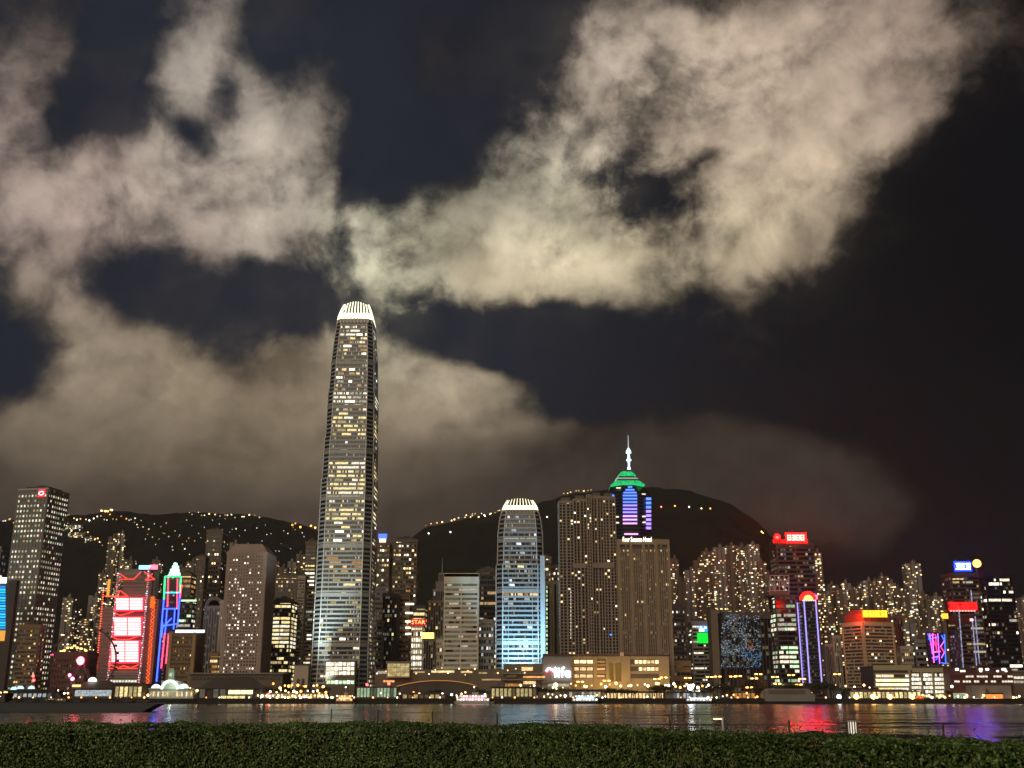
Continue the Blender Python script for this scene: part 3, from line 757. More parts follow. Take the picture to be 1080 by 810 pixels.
# --- slim tower outlined in neon with a crown star
def neon_tower():
    Y = 1250
    T = Tower('neon_tower', 'slim tower outlined in green blue and red neon with a glowing crown on top', 174, 190, 608, Y, 24)
    T.body(CDARK); T.bands(34, CDARK, .3, .4); T.lit('f', 34, 5, .14, 'dim', fh=.5, zf=.35)
    r = T.finish(60); t = r
    N = {'g': em('neon_green', (.03, 1, .22), 3.4), 'b': em('neon_blue', (.03, .07, 1), 5.5), 'r': em('neon_red', (1, .06, .13), 3.5), 'c': em('neon_teal', (.05, .5, 1), 2.5)}
    def tube(x0, y0, x1, y1, k, w=.8):
        mb = MB(); mb.bar(at(x0, y0, Y - 1.5), at(x1, y1, Y - 1.5), w, N[k], 6); mb.build('neon_tube', t, world=True)
    for a in [(174, 608, 190.6, 608, 'g'), (174, 625, 189.5, 625, 'g'), (174, 608, 172.8, 632, 'g'), (190.6, 608, 189.9, 625, 'g'), (172.8, 632, 165, 719, 'b'), (172.2, 642, 189, 642, 'b'), (189.9, 625, 187.3, 660, 'b'),
              (173, 625, 190, 625, 'c'), (177.5, 609, 176.6, 640, 'r'), (187.3, 610, 186.6, 642, 'r'), (176.2, 642, 174, 668, 'b'), (184.5, 642, 183, 664, 'b'), (173, 660, 186.5, 658, 'b'), (191.5, 617, 189.9, 630, 'r'),
              (170.8, 655, 172, 661, 'b'), (172, 661, 181, 652, 'b'), (173.8, 668, 170, 705, 'r'), (178, 668, 175, 700, 'r'), (171.5, 660, 170.5, 672, 'b')]: tube(*a)
    mb = MB(); c = em('crown_teal', (.35, 1, .72), 3.4)
    for x0, x1, y0, y1 in [(178.3, 188.5, 603.5, 606.5), (179.5, 187.5, 600, 603.5), (181.5, 187, 596.5, 600), (183.2, 185.4, 593.5, 596.5), (177, 179, 606.2, 607.5)]: mb.pbox(x0, x1, y0, y1, Y + 2, 6, c)
    mb.build('crown', t, world=True)
neon_tower()
T = plain('hotel_block', 'bronze brown block with gold side piers and a white light strip along its roof', 179, 216, 667, 1140, 34, 'grid', 15, 16, BRONZE, 'warm', .07, .45, .4, roof=0, cap=60, done=False)
for u in (0, T.w): T.box(T.fac, 'f', max(0, u - 3.4), min(T.w, u + 3.4), 0, T.h, 0, 1.4, mat('gold_panel', (.36, .23, .09), .4))
r = T.finish(60); sign_panel(r, 185, 215.5, 664.3, 667.3, 1139, em('roof_strip', (.8, .92, 1), 2.2), 'light_strip')

# --- dark towers round the domed hall and the perforated tower
plain('office_tower', 'dark slim tower with a bright orange lit upper deck beside the neon tower', 187, 207, 606, 1440, 30, 'bands', 24, 5, CMID, 'warm', .2, .4, run=True, cap=50, floor=lambda i: (3.5 if i > 20 else .4))
sgn = plain('office_tower', 'dark office tower with a pale green light line, left of the arched grey tower', 190, 207, 633, 1330, 30, 'bands', 20, 5, CDARK, 'green', .28, .4, run=True, cap=40, done=False)
r = sgn.finish(40); sign_panel(r, 191, 207, 632.5, 634.3, 1329, em('strip_pale_green', (.6, 1, .5), 1.6), 'light_strip')
plain('apartment_tower', 'narrow grey apartment tower with sparse lights between neon tower and perforated tower', 207, 220, 588, 1560, 24, 'grid', 30, 5, CMID, 'home', .16, .5, .4, cap=60)
plain('apartment_tower', 'flat topped apartment tower with warm windows behind the perforated tower', 218.5, 240, 560, 1600, 30, 'grid', 36, 7, CMID, 'home', .27, .5, .35, cap=90)
def arched():
    T = plain('office_tower', 'grey tower with an arched roof left of the perforated concrete tower', 216, 241, 640, 1280, 32, 'fins', 22, 7, CGREY, 'dim', .06, .3, .35, roof=0, cap=30, done=False)
    mb = MB(); w = T.w / 2; pf = [(w * math.cos(a), T.h + 1 + w * 1.0 * math.sin(a)) for a in [math.pi * k / 12 for k in range(13)]]
    mb.extr(pf, -T.d / 2, T.d / 2, CGREY); mb.build('roof', T.root)
    mb = MB()
    for a in (.6, .85): mb.extr([(w * a * math.cos(q), T.h + 1.5 + w * a * math.sin(q)) for q in [math.pi * k / 10 for k in range(11)]], -T.d / 2 - .5, -T.d / 2 - .1, CDARK if a < .7 else CMID)
    mb.build('arch_trim', T.root); T.finish(30)
arched()
T = plain('office_slab', 'slim cream slab standing tight against the left side of the perforated tower', 233, 241, 634, 1180, 26, 'fins', 26, 2, CPALE, 'pale', .03, .3, .6, roof=0, cap=10)

# --- perforated concrete tower with chamfered roof
def perforated():
    Y = 1105
    T = Tower('office_tower', 'pinkish concrete tower with a regular grid of round lit windows and a sloping roof', 240, 291.5, 583, Y, 44)
    T.body(GLASS); nf, nb = 44, 14
    T.bands(nf, CPINK, .5, .45); T.piers('f', nb, CPINK, .5, .6); T.piers('r', 12, CPINK, .5, .6)
    for u in (2, T.w - 2): T.box(T.fac, 'f', u - 2, u + 2, 0, T.h, 0, .75, CPINK)
    for u in (2, T.d - 2): T.box(T.fac, 'r', u - 2, u + 2, 0, T.h, 0, .75, CPINK)
    T.fac.box(-T.w / 2 - .8, T.w / 2 + .8, -T.d / 2 - .8, T.d / 2 + .8, T.h - 2, T.h + .6, CPINK)
    rows = {1: .5, 3: .12, 4: .75, 5: .1, 8: .5, 9: .2, 12: .5, 13: .4, 15: .15, 16: .5, 18: .4, 19: .15, 21: .8, 23: .15, 25: .7, 27: .6, 29: .15, 32: .7, 34: .85, 37: .5, 40: .35, 41: .6}
    T.lit('f', nf, nb, .62, 'pale', fh=.46, zf=.52, fw=.56, floor=lambda i: rows.get(i, .2) * 1.2, skip=lambda i, j: j in (0, 13))
    T.lit('r', nf, 12, .06, 'dim', fh=.46, zf=.52, fw=.5)
    mb = MB(); a, b = T.w / 2 + .5, T.d / 2 + .5
    mb.prism([(-a, -b), (a, -b), (a, b), (-a, b)], T.h + .6, T.h + 9.5, CPINK, [(-a + 7, -b + 6), (a - 7, -b + 6), (a - 7, b - 6), (-a + 7, b - 6)]); mb.build('roof', T.root)
    T.finish(100)
perforated()
mb = MB(); mb.pbox(200, 298, 711, 722, 1095, 40, CMID); mb.pbox(198, 300, 709.5, 711, 1093, 44, CGREY)
for k in range(24): mb.pbox(203 + k * 3.9, 205.4 + k * 3.9, 714, 717, 1094.6, 1, CDARK)
tag(mb.build('podium', world=True, loc=tuple(foot(250, 1095))), 'long low stone podium under the perforated concrete tower', 'building')
plain('office_building', 'small ochre block with lit floors at the foot of the perforated tower, left side', 222, 233, 690, 1150, 20, 'bands', 8, 4, BRONZE, 'warm', .5, .45, run=True, roof=2, cap=30)
# right of it
plain('office_tower', 'dark tower with orange rooms under its roof, behind the yellow banded glass tower', 291, 321, 608, 1430, 34, 'grid', 28, 9, CMID, 'warm', .2, .45, .3, cap=80, floor=lambda i: (3.2 if i > 25 else 2.2 if i in (18, 19) else .5))
plain('glass_tower', 'dark glass tower crossed by yellow lit floors right of the perforated tower', 286, 314, 634, 1190, 34, 'bands', 24, 9, CDARK, 'yellow', .5, .3, run=True, cap=100, fw=.9, floor=lambda i: (1.7 if 12 <= i <= 19 else .55 if i < 12 else .25))
plain('office_slab', 'pale slim ribbed slab between the yellow banded tower and the dark tower', 315, 324, 608, 1240, 24, 'grid', 40, 4, CPALE, 'dim', .1, .4, .3, cap=40)
plain('office_tower', 'dark ribbed tower with few lights close to the left side of the tallest tower', 323, 337, 572, 1290, 30, 'bands', 40, 4, CMID, 'office', .16, .5, run=True, cap=60)
mb = MB(); mb.pbox(310, 325, 702, 722, 1085, 14, CPALE); mb.pbox(309.5, 325.5, 701.2, 702, 1084.5, 15, CGREY); mb.pbox(313, 316, 716, 722, 1084.6, .5, CDARK); mb.pbox(318, 321, 716, 722, 1084.6, .5, CDARK)
tag(mb.build('plant_building', world=True, loc=tuple(foot(317, 1085))), 'blank pale windowless block at the foot of the tallest tower', 'building')

# --- the tallest tower
def ifc_like(name, label, pxb, pyt, Y, W, H, secs, nf, crown_h, lit_spec, glow, seed):
    """a square tower with cut corners and small setbacks; secs: (height fraction, width fraction)"""
    p = at(pxb, 722, Y); gz = 4.
    t = thing(name, label, 'skyscraper', (p.x, Y + W / 2, gz))
    def outline(w, c=.13, g=0.):
        a = w / 2 + g; k = w * c
        return [(-a + k, -a), (a - k, -a), (a, -a + k), (a, a - k), (a - k, a), (-a + k, a), (-a, a - k), (-a, -a + k)]
    def wat(f):
        for (f0, w0), (f1, w1) in zip(secs, secs[1:]):
            if f0 <= f <= f1 and f1 > f0: return W * (w0 + (w1 - w0) * (f - f0) / (f1 - f0))
        return W * secs[-1][1]
    mb = MB()
    for (f0, w0), (f1, w1) in zip(secs, secs[1:]):
        if f1 > f0: mb.prism(outline(W * w0), f0 * H, f1 * H, GLASSB, outline(W * w1))
    mb.build('glazing', t)
    band = mat(name + '_spandrel', (.36, .36, .35) if nf > 60 else (.40, .41, .42), .42, .1, .25, .08)
    fl = MB(); ch = H / nf
    for i in range(nf + 1):
        w = wat(i / nf); fl.prism(outline(w, .13, .45), i * ch, i * ch + ch * (.40 if i % 11 else .85), band)
    fl.build('floor_bands', t)
    ml = MB(); finm = mat('corner_fin', (.62, .63, .62), .35, .1, .15)
    for (f0, w0), (f1, w1) in zip(secs, secs[1:]):
        if f1 <= f0: continue
        for kx in (-.37, -.25, .25, .37):
            for sy in (-1, 1):
                ml.bar((kx * W * w0, sy * (W * w0 / 2 + .4), f0 * H), (kx * W * w1, sy * (W * w1 / 2 + .4), f1 * H), .55 if abs(kx) > .3 else .38, finm if abs(kx) > .3 else band, 5)
                ml.bar((sy * (W * w0 / 2 + .4), kx * W * w0, f0 * H), (sy * (W * w1 / 2 + .4), kx * W * w1, f1 * H), .55 if abs(kx) > .3 else .38, finm if abs(kx) > .3 else band, 5)
    ml.build('mullions', t)
    # lit floors
    rr = random.Random(seed); nb = 26; wins = []
    for i in range(2, nf - 1):
        dens, pal, rl = lit_spec(i / nf)
        w = wat((i + .5) / nf); dens *= rr.choice((.15, .6, 1, 1, 1.6, 2.2))
        for face in ('f', 'r' if p.x < 0 else 'l'):
            L = w * .74; cw = L / nb; j = 0; dd = dens * (1 if face == 'f' else .5)
            while j < nb:
                if rr.random() < dd:
                    n = 1
                    while j + n < nb and n < rl and rr.random() < .8: n += 1
                    wins.append((i, face, -L / 2 + j * cw, -L / 2 + (j + n - .25) * cw, w, rr.choice(PAL[pal]))); j += n
                elif rr.random() < .30: wins.append((i, face, -L / 2 + j * cw, -L / 2 + (j + .8) * cw, w, (rr.choice(('white', 'cool', 'yellow', 'white')), 0 if rr.random() < .8 else 1)))
                j += 1
    wins.sort(key=lambda q: -(q[3] - q[2]) - (5 if q[5][1] else 0))
    rest = MB()
    for n, (i, face, u0, u1, w, tt) in enumerate(wins):
        z0, z1 = (i + .44) * ch, (i + .94) * ch; o = w / 2
        wn = wat((i + .9) / nf) / 2; o = max(o, wn)
        b = (u0, u1, -o - .22, -o + .1) if face == 'f' else (o - .1, o + .22, u0, u1) if face == 'r' else (-o - .22, -o + .1, u0, u1)
        if n < 100:
            mb = MB(); cx, cy = (b[0] + b[1]) / 2, (b[2] + b[3]) / 2
            mb.box(b[0] - cx, b[1] - cx, b[2] - cy, b[3] - cy, 0, z1 - z0, lit(*tt)); q = mb.build('window', t); q.location = (cx, cy, z0)
        else: rest.box(*b, z0, z1, lit(*tt))
    rest.build('window', t, kind='stuff')
    # crown of pale claws, floodlighting painted in as glow, round a lantern
    wt = W * secs[-1][1]
    cm = mat('crown_claw', (.82, .80, .72), .45, 0, .1)
    band_glow = em('crown_painted_glow', (1, .96, .58), 2.6); claw_glow = em('claw_painted_glow', (1, .95, .64), 1.8)  # floodlight on band and claws is put into their own emission
    mb = MB(); mb.prism(outline(wt * 1.0), H, H + crown_h * .42, band_glow, outline(wt * .90)); mb.build('floodlit_band', t)
    mb = MB(); mb.prism(outline(wt * .84), H + crown_h * .42, H + crown_h * .62, GLASS, outline(wt * .74)); mb.build('roof', t)
    n = 9
    for face in range(4):
        for k in range(n):
            u = (k / (n - 1) - .5) * .80
            m2 = MB(); prev = None
            lean = abs(u) / .4
            top = crown_h * (1.0 - .12 * lean ** 2)
            for q in range(6):
                f = q / 5; o = wt * (.5 - .15 * f ** 1.8); uu = u * wt * (1 - .26 * f ** 1.7); z = H - 1 + top * f
                pt = {0: (uu, -o, z), 1: (o, uu, z), 2: (uu, o, z), 3: (-o, uu, z)}[face]
                if prev: m2.bar(prev, pt, crown_h * .036 * (1.25 - .5 * f), claw_glow if q > 1 else cm, 5)
                prev = pt
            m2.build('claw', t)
    return t, (p, W, H)
def spec_tall(f):
    if f > .95: return .4, 'pale', 9
    if f > .87: return .15, 'office', 8
    if f > .80: return .10, 'office', 5
    if f > .785: return .12, 'office', 8
    if f > .755: return 1.2, 'pale', 16
    if f > .73: return .18, 'office', 7
    if f > .66: return .33, 'yellow', 7
    if f > .60: return .07, 'cool', 4
    if f > .44: return .75, 'yellow', 16
    if f > .38: return .12, 'office', 6
    if f > .25: return .13, 'warm', 8
    return .05, 'office', 4
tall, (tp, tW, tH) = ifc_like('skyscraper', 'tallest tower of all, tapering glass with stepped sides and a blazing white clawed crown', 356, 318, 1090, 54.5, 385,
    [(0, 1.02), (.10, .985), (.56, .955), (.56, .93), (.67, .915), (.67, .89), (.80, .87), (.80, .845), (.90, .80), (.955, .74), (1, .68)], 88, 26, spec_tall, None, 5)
def spec_low(f):
    if f > .93: return .30, 'cool', 6
    if .80 < f < .835: return 1.6, 'yellow', 14
    if .66 < f < .69: return .9, 'yellow', 10
    if .50 < f < .53: return .5, 'warm', 8
    return .06, 'cool', 4
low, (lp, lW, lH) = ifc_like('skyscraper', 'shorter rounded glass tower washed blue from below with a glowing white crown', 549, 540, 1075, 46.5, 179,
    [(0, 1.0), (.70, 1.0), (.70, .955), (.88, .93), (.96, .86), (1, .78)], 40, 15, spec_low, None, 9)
mb = MB(); mb.pbox(570.5, 575.5, 586, 722, 1074, 4, mat('pale_fin', (.5, .55, .6), .4)); q = mb.build('side_fin', low, world=True)
# glass lobby at the foot of the tallest tower
t = thing('glass_lobby', 'bright yellow-white glass box with a window grid at the foot of the tallest tower', 'lobby', tuple(foot(359, 1070)))
mb = MB(); mb.pbox(343.5, 374.5, 697.5, 722, 1070, 14, CMID); mb.build('wall', t, world=True)
for i in range(5):
    for j in range(7):
        if i == 3: continue
        mb = MB(); x = 344.5 + j * 4.25; y = 698.5 + i * 4.8; mb.pbox(x, x + 3.4, y, y + 3.6, 1069.5, .6, lit('green' if i == 4 else 'white', 2 if (i + j) % 3 else 3)); mb.build('pane', t, world=True)
# floodlights: cold white at the left foot of the tallest tower, blue under the shorter one
def flood(loc, target, W_, col, size=3, spot=50):
    return lamp_light('floodlight', 'SPOT', loc, W_, col, target, size=size, spot=spot, blend=.9)
def flood_thing(px, py, Y, label, watts, col, target, spot=55):
    p = foot(px, Y)
    t = thing('floodlight', label, 'floodlight', tuple(p)); mb = MB()
    mb.box(-.8, .8, -.4, .4, 0, .25, DMETAL); mb.build('base', t)
    mb = MB(); mb.box(-.6, .6, -.3, .3, .35, 1.1, DMETAL); mb.bar((-.7, 0, .2), (-.7, 0, .8), .08, DMETAL, 5); mb.bar((.7, 0, .2), (.7, 0, .8), .08, DMETAL, 5); mb.build('housing', t)
    l = flood((p.x, p.y, p.z + 1.4), target, watts, col, spot=spot); 
    return t
flood_thing(325, 716, 1045, 'floodlight on the ground aimed up the left edge of the tallest tower', 900000, (.78, 1, .95), (tp.x - 24, 1092, 120), 50)
flood_thing(340, 717, 1052, 'floodlight on the ground before the lobby of the tallest tower', 420000, (.80, 1, .90), (tp.x - 12, 1092, 90), 60)
flood_thing(541, 716, 1050, 'left blue floodlight below the shorter crowned tower', 800000, (.32, .70, 1), (lp.x - 4, 1077, 75), 66)
flood_thing(556, 716, 1050, 'right blue floodlight below the shorter crowned tower', 800000, (.34, .74, 1), (lp.x + 5, 1077, 80), 66)
# ================================================================== right of the tallest tower
plain('apartment_tower', 'slim apartment tower with a small blue and white roof sign right of the tallest tower', 398, 413, 574, 1520, 24, 'grid', 30, 5, CMID, 'home', .30, .5, .3, cap=80, roof=3)
r = bpy.data.objects[[o.name for o in COL.objects if o.get('label', '').startswith('slim apartment tower with a small blue')][0]]
sign_panel(r, 399, 408, 563, 568, 1518, em('sign_blue', (.06, .12, 1), 3)); sign_panel(r, 400, 407, 568, 572, 1518, em('sign_white_soft', (1, .85, .6), 1.6), 'lower_sign')
mb = MB(); mb.pbox(399, 400, 572, 577, 1519, .6, DMETAL); mb.pbox(407, 408, 568, 577, 1519, .6, DMETAL); mb.build('sign_frame', r, world=True)
T = plain('apartment_tower', 'wide dark apartment tower thick with warm windows, right of the blue signed one', 415, 442, 570, 1480, 30, 'grid', 34, 9, CMID, 'home', .36, .5, .3, cap=100, roof=5)
plain('office_building', 'grey blank sided block low behind the dark slab right of the tallest tower', 395, 412, 620, 1400, 26, 'bands', 22, 5, CGREY, 'dim', .1, .5, cap=20)
plain('office_slab', 'plain dark slab with almost no lights right of the tallest tower', 404, 422, 627, 1230, 30, 'fins', 22, 6, CDARK, 'office', .045, .3, .2, cap=30, roof=2)
plain('office_slab', 'pale low slab leaning against the plain dark slab', 398, 405, 655, 1200, 22, 'bands', 14, 3, CGREY, 'dim', .1, .5, cap=12, roof=0)
T = plain('commercial_tower', 'brown tower edged with five glowing horizontal light bars on its right corner', 420, 434, 627, 1260, 26, 'bands', 22, 5, BRONZE, 'warm', .10, .5, cap=30, roof=3, done=False)
r = T.finish(30)
for k, y in enumerate((637, 646.5, 655.5, 662, 668.5)):
    sign_panel(r, 427.5, 436.5 - (k > 2) * 2.5, y - .9, y + .9, 1257, em('bar_white', (1, .85, .6), 3), 'light_bar', 1.5)
T = plain('commercial_block', 'white gridded block with every window lit under the red star sign', 434, 447.5, 660, 1170, 22, 'grid', 12, 5, mat('bright_frame', (.6, .55, .45)), 'pale', .95, .28, .3, cap=80, roof=0, done=False, floor=lambda i: 1)
r = T.finish(80)
plain('commercial_building', 'dark stepped block with two lit top floors behind the red star sign', 436, 450, 640, 1230, 22, 'bands', 16, 4, CMID, 'yellow', .3, .4, run=True, cap=30, roof=2, floor=lambda i: (2.5 if i > 11 else .2))
sg = thing('rooftop_sign', 'small red rooftop sign on the white gridded block', 'sign', tuple(at(441, 660, 1168)))
mb = MB(); mb.pbox(433, 449.5, 652.8, 659.4, 1168, 1, em('sign_dark_red', (.6, .01, .005), 1.2)); mb.build('sign_board', sg, world=True)
text_on('STAR', 434.2, 448.4, 654, 658.2, 1166.6, em('letter_red', (1, .28, .10), 4.5), sg)
mb = MB()
for x in (436, 441, 446): mb.pbox(x, x + .6, 659.4, 661, 1168.5, .5, DMETAL)
mb.build('support', sg, world=True)
plain('office_building', 'brown block carrying a glowing yellow sign box on its roof', 447, 461, 674, 1150, 22, 'fins', 9, 5, CMID, 'dim', .05, .4, .3, cap=12, roof=0)
sg = thing('rooftop_sign', 'glowing yellow box sign on the brown block', 'sign', tuple(at(450, 674, 1149)))
mb = MB(); mb.pbox(444.5, 457.5, 667.3, 673.3, 1149, 1.5, em('sign_yellow', (1, .66, .10), 4.5)); mb.build('sign_box', sg, world=True)
mb = MB()
for x in (449, 453): mb.pbox(x, x + .5, 673.3, 675.5, 1149.6, .5, DMETAL)
mb.build('support', sg, world=True)
def spire_tower():
    Y = 1390
    T = plain('spired_tower', 'stepped tower with a domed top and thin antenna behind the pale banded block', 457, 473, 622, Y, 26, 'fins', 16, 6, CGREY, 'dim', .1, .3, .3, cap=20, roof=0, done=False)
    mb = MB()
    mb.pbox(459.5, 471, 613, 622, Y + 2, 20, CGREY); mb.pbox(462, 470.5, 607, 613, Y + 4, 16, CMID)
    mb.build('upper_stage', T.root, world=True)
    c = at(466.3, 607, Y + 12); mb = MB(); mb.ball(c, 5.2, CGREY, 12, 5, .8, True); mb.build('dome', T.root, world=True)
    mb = MB(); mb.bar(c + Vector((0, 0, 3)), at(466.6, 588, Y + 12), .55, METAL, 5, .2); mb.build('antenna', T.root, world=True)
    T.finish(20)
spire_tower()
plain('office_tower', 'brown ribbed tower just left of the pale horizontally banded block', 452, 469, 634, 1200, 24, 'fins', 20, 6, CMID, 'warm', .07, .35, .3, cap=30, roof=3)
plain('office_building', 'small pale block tucked at the left foot of the banded block', 461, 470, 676, 1130, 16, 'grid', 8, 3, CPALE, 'warm', .15, .45, .3, cap=12, roof=0)
PAL['glow'] = [('white', 0), ('white', 0), ('white', 1), ('green', 0), ('yellow', 0)]
T = plain('office_block', 'pale block of even horizontal bands with a blank top storey', 469, 505.5, 606, 1110, 30, 'bands', 26, 14, mat('cream_band', (.74, .67, .54)), 'glow', .80, .52, .1, run=True, cap=100, roof=0, done=False, fw=.92)
T.box(T.fac, 'f', -.5, T.w + .5, T.h - 9, T.h + .8, -.2, .9, MATS['cream_band']); T.box(T.fac, 'r', -.5, T.d + .5, T.h - 9, T.h + .8, -.2, .9, MATS['cream_band'])
mb = MB()
for k in range(5): mb.box(-T.w * .4 + k * 7, -T.w * .4 + k * 7 + 2.5, -4, 4, T.h + .8, T.h + 2.8, CDARK)
mb.build('roof_vents', T.root); T.finish(100)
plain('office_tower', 'dark tower with scattered lit strips between the banded block and the blue washed tower', 504, 524, 602, 1180, 26, 'bands', 24, 6, CDARK, 'office', .22, .4, run=True, cap=60, roof=4)
plain('office_building', 'low grey block in front of the dark tower beside the blue washed tower', 505, 521, 655, 1120, 22, 'grid', 12, 6, CGREY, 'cool', .2, .45, .3, cap=40, roof=2)
T = plain('office_slab', 'pale slab with a green lit stairwell right of the blue washed tower', 574, 589, 614, 1180, 24, 'fins', 20, 3, mat('ochre_render', (.50, .44, .30)), 'green', .03, .3, .95, cap=10, roof=0, done=False)
r = T.finish(10); mb = MB()
for k in range(16): mb.pbox(576, 577.6, 618 + k * 4.6, 620.6 + k * 4.6, 1179, .8, lit('green', 1 + k % 2))
mb.build('stair_window', r, world=True)
plain('apartment_tower', 'dark apartment tower peeping out above the green lit slab', 570, 581, 588, 1560, 22, 'grid', 26, 4, CMID, 'home', .3, .5, .3, cap=50)
plain('apartment_tower', 'second dark apartment tower above the green lit slab, nearer the twin tower hotel', 581, 590, 598, 1580, 22, 'grid', 24, 4, CMID, 'home', .34, .5, .3, cap=50)

# --- residential tower with setbacks and its hotel twin
def residence():
    Y = 1050; t = thing('residential_tower', 'brown ribbed residence of joined shafts with stepped top, left of the signed hotel', 'tower', tuple(foot(618, Y + 15)))
    rr = random.Random(4); wall = mat('warm_grey_render', (.30, .245, .20))
    gl = MB(); fc = MB(); wins = []
    for n, (x0, x1, yt, dy, dep) in enumerate([(589, 605, 529, 4, 26), (604, 619, 527, 1, 28), (618, 624, 522.5, 0, 28), (623, 636, 524, 3, 26), (635, 649, 524.5, 2, 27)]):
        a = at(x0, yt, Y + dy); b = at(x1, yt, Y + dy); z0 = 4; H = a.z - z0; W = b.x - a.x
        gl.box(a.x + .3, b.x - .3, Y + dy + .3, Y + dy + dep, z0, a.z - .5, GLASS)
        nb = max(2, round(W / 3.3)); nf = 62; ch = H / nf
        for i in range(nf + 1): fc.box(a.x + .1, b.x - .1, Y + dy, Y + dy + dep + .2, z0 + i * ch, z0 + i * ch + ch * .28, CMID if n % 2 else wall)
        for j in range(nb + 1):
            u = a.x + W * j / nb; pw = .55 if j in (0, nb) or j % 2 else .85; u = min(max(u, a.x + pw), b.x - pw)
            fc.box(u - pw, u + pw, Y + dy - .35, Y + dy + .6, z0, a.z, wall)
        fc.box(a.x, b.x, Y + dy - .2, Y + dy + dep, a.z - 1.5, a.z + 1, wall)
        if x0 < 610 or n > 2: fc.box(a.x + W * .2, a.x + W * .8, Y + dy + 5, Y + dy + 16, a.z + 1, a.z + 5, CMID)
        for i in range(24, nf):
            k = {54: 3.5, 57: 1.2, 38: .9}.get(i, rr.choice((.2, .5, 1, 1)))
            for j in range(nb):
                if rr.random() < .115 * k: wins.append((a.x + W * (j + .22) / nb, a.x + W * (j + .8) / nb, Y + dy, z0 + (i + .46) * ch, z0 + (i + .95) * ch, rr.choice(PAL['home'][:6])))
        for i in range(4, 24):
            for j in range(nb):
                if rr.random() < .075: wins.append((a.x + W * (j + .22) / nb, a.x + W * (j + .8) / nb, Y + dy, z0 + (i + .46) * ch, z0 + (i + .95) * ch, rr.choice(PAL['home'][:6])))
    for py0, py1 in ((594, 599),): fc.pbox(604, 618.5, py0, py1, Y + .2, 1.4, wall); fc.pbox(623.5, 648, py0, py1, Y + 1, 2.4, wall)
    gl.build('glazing', t, world=True); fc.build('facade', t, world=True)
    o = root_loc(t)
    for (x0, x1, y, z0, z1, tt) in wins[:100]:
        mb = MB(); mb.box(x0, x1, y - .1, y + .4, z0, z1, lit(*tt)); mb.build('window', t, world=True)
    mb = MB()
    for (x0, x1, y, z0, z1, tt) in wins[100:]: mb.box(x0, x1, y - .1, y + .4, z0, z1, lit(*tt))
    mb.build('window', t, world=True, kind='stuff')
    mb = MB()
    for k in range(26): mb.pbox(601.6, 602.4, 622 + k * 2.0, 623.2 + k * 2.0, Y + 3.4, .4, lit('white', 1 + k % 2))
    mb.build('stair_lights', t, world=True)
    mb = MB(); mb.pbox(643.5, 645.2, 668.6, 670.2, Y + 1, .6, em('lamp_blue', (.05, .15, 1), 4)); mb.build('blue_lamp', t, world=True)
residence()
def hotel():
    Y = 1040
    T = Tower('hotel_tower', 'tan ribbed hotel tower with white lettering along its roofline', 648.5, 704.5, 570, Y, 34)
    T.body(CDARK); wall = mat('tan_stone', (.33, .26, .18))
    nb = 24; nf = 36
    T.bands(nf, CMID, .4, .25); T.piers('f', nb, wall, .46, .9, 0, T.h - 9); T.piers('l', 14, wall, .46, .9, 0, T.h - 9)
    for f, L in (('f', T.w), ('l', T.d)):
        T.box(T.fac, f, -1, L + 1, T.h - 4, T.h + 1, -.4, 1.1, wall); T.box(T.fac, f, -1, L + 1, T.h - 9.4, T.h - 8.6, -.4, 1.1, wall)
        for k in range(5): T.box(T.fac, f, L * k / 4 - 1.2, L * k / 4 + 1.2, 0, T.h, -.4, 1.25, wall)
    T.lit('f', nf, nb, .045, 'warm', fh=.5, zf=.43, fw=.5, floor=lambda i: {33: 9, 25: 2.2, 24: 1.6, 21: 1.4}.get(i, .35))
    T.top(2.5, CDARK)
    r = T.finish(100)
    text_on('Four Seasons Hotel', 657, 687, 566.2, 571.2, Y - 1.6, em('letter_white', (1, .93, .78), 3.5), r)
hotel()
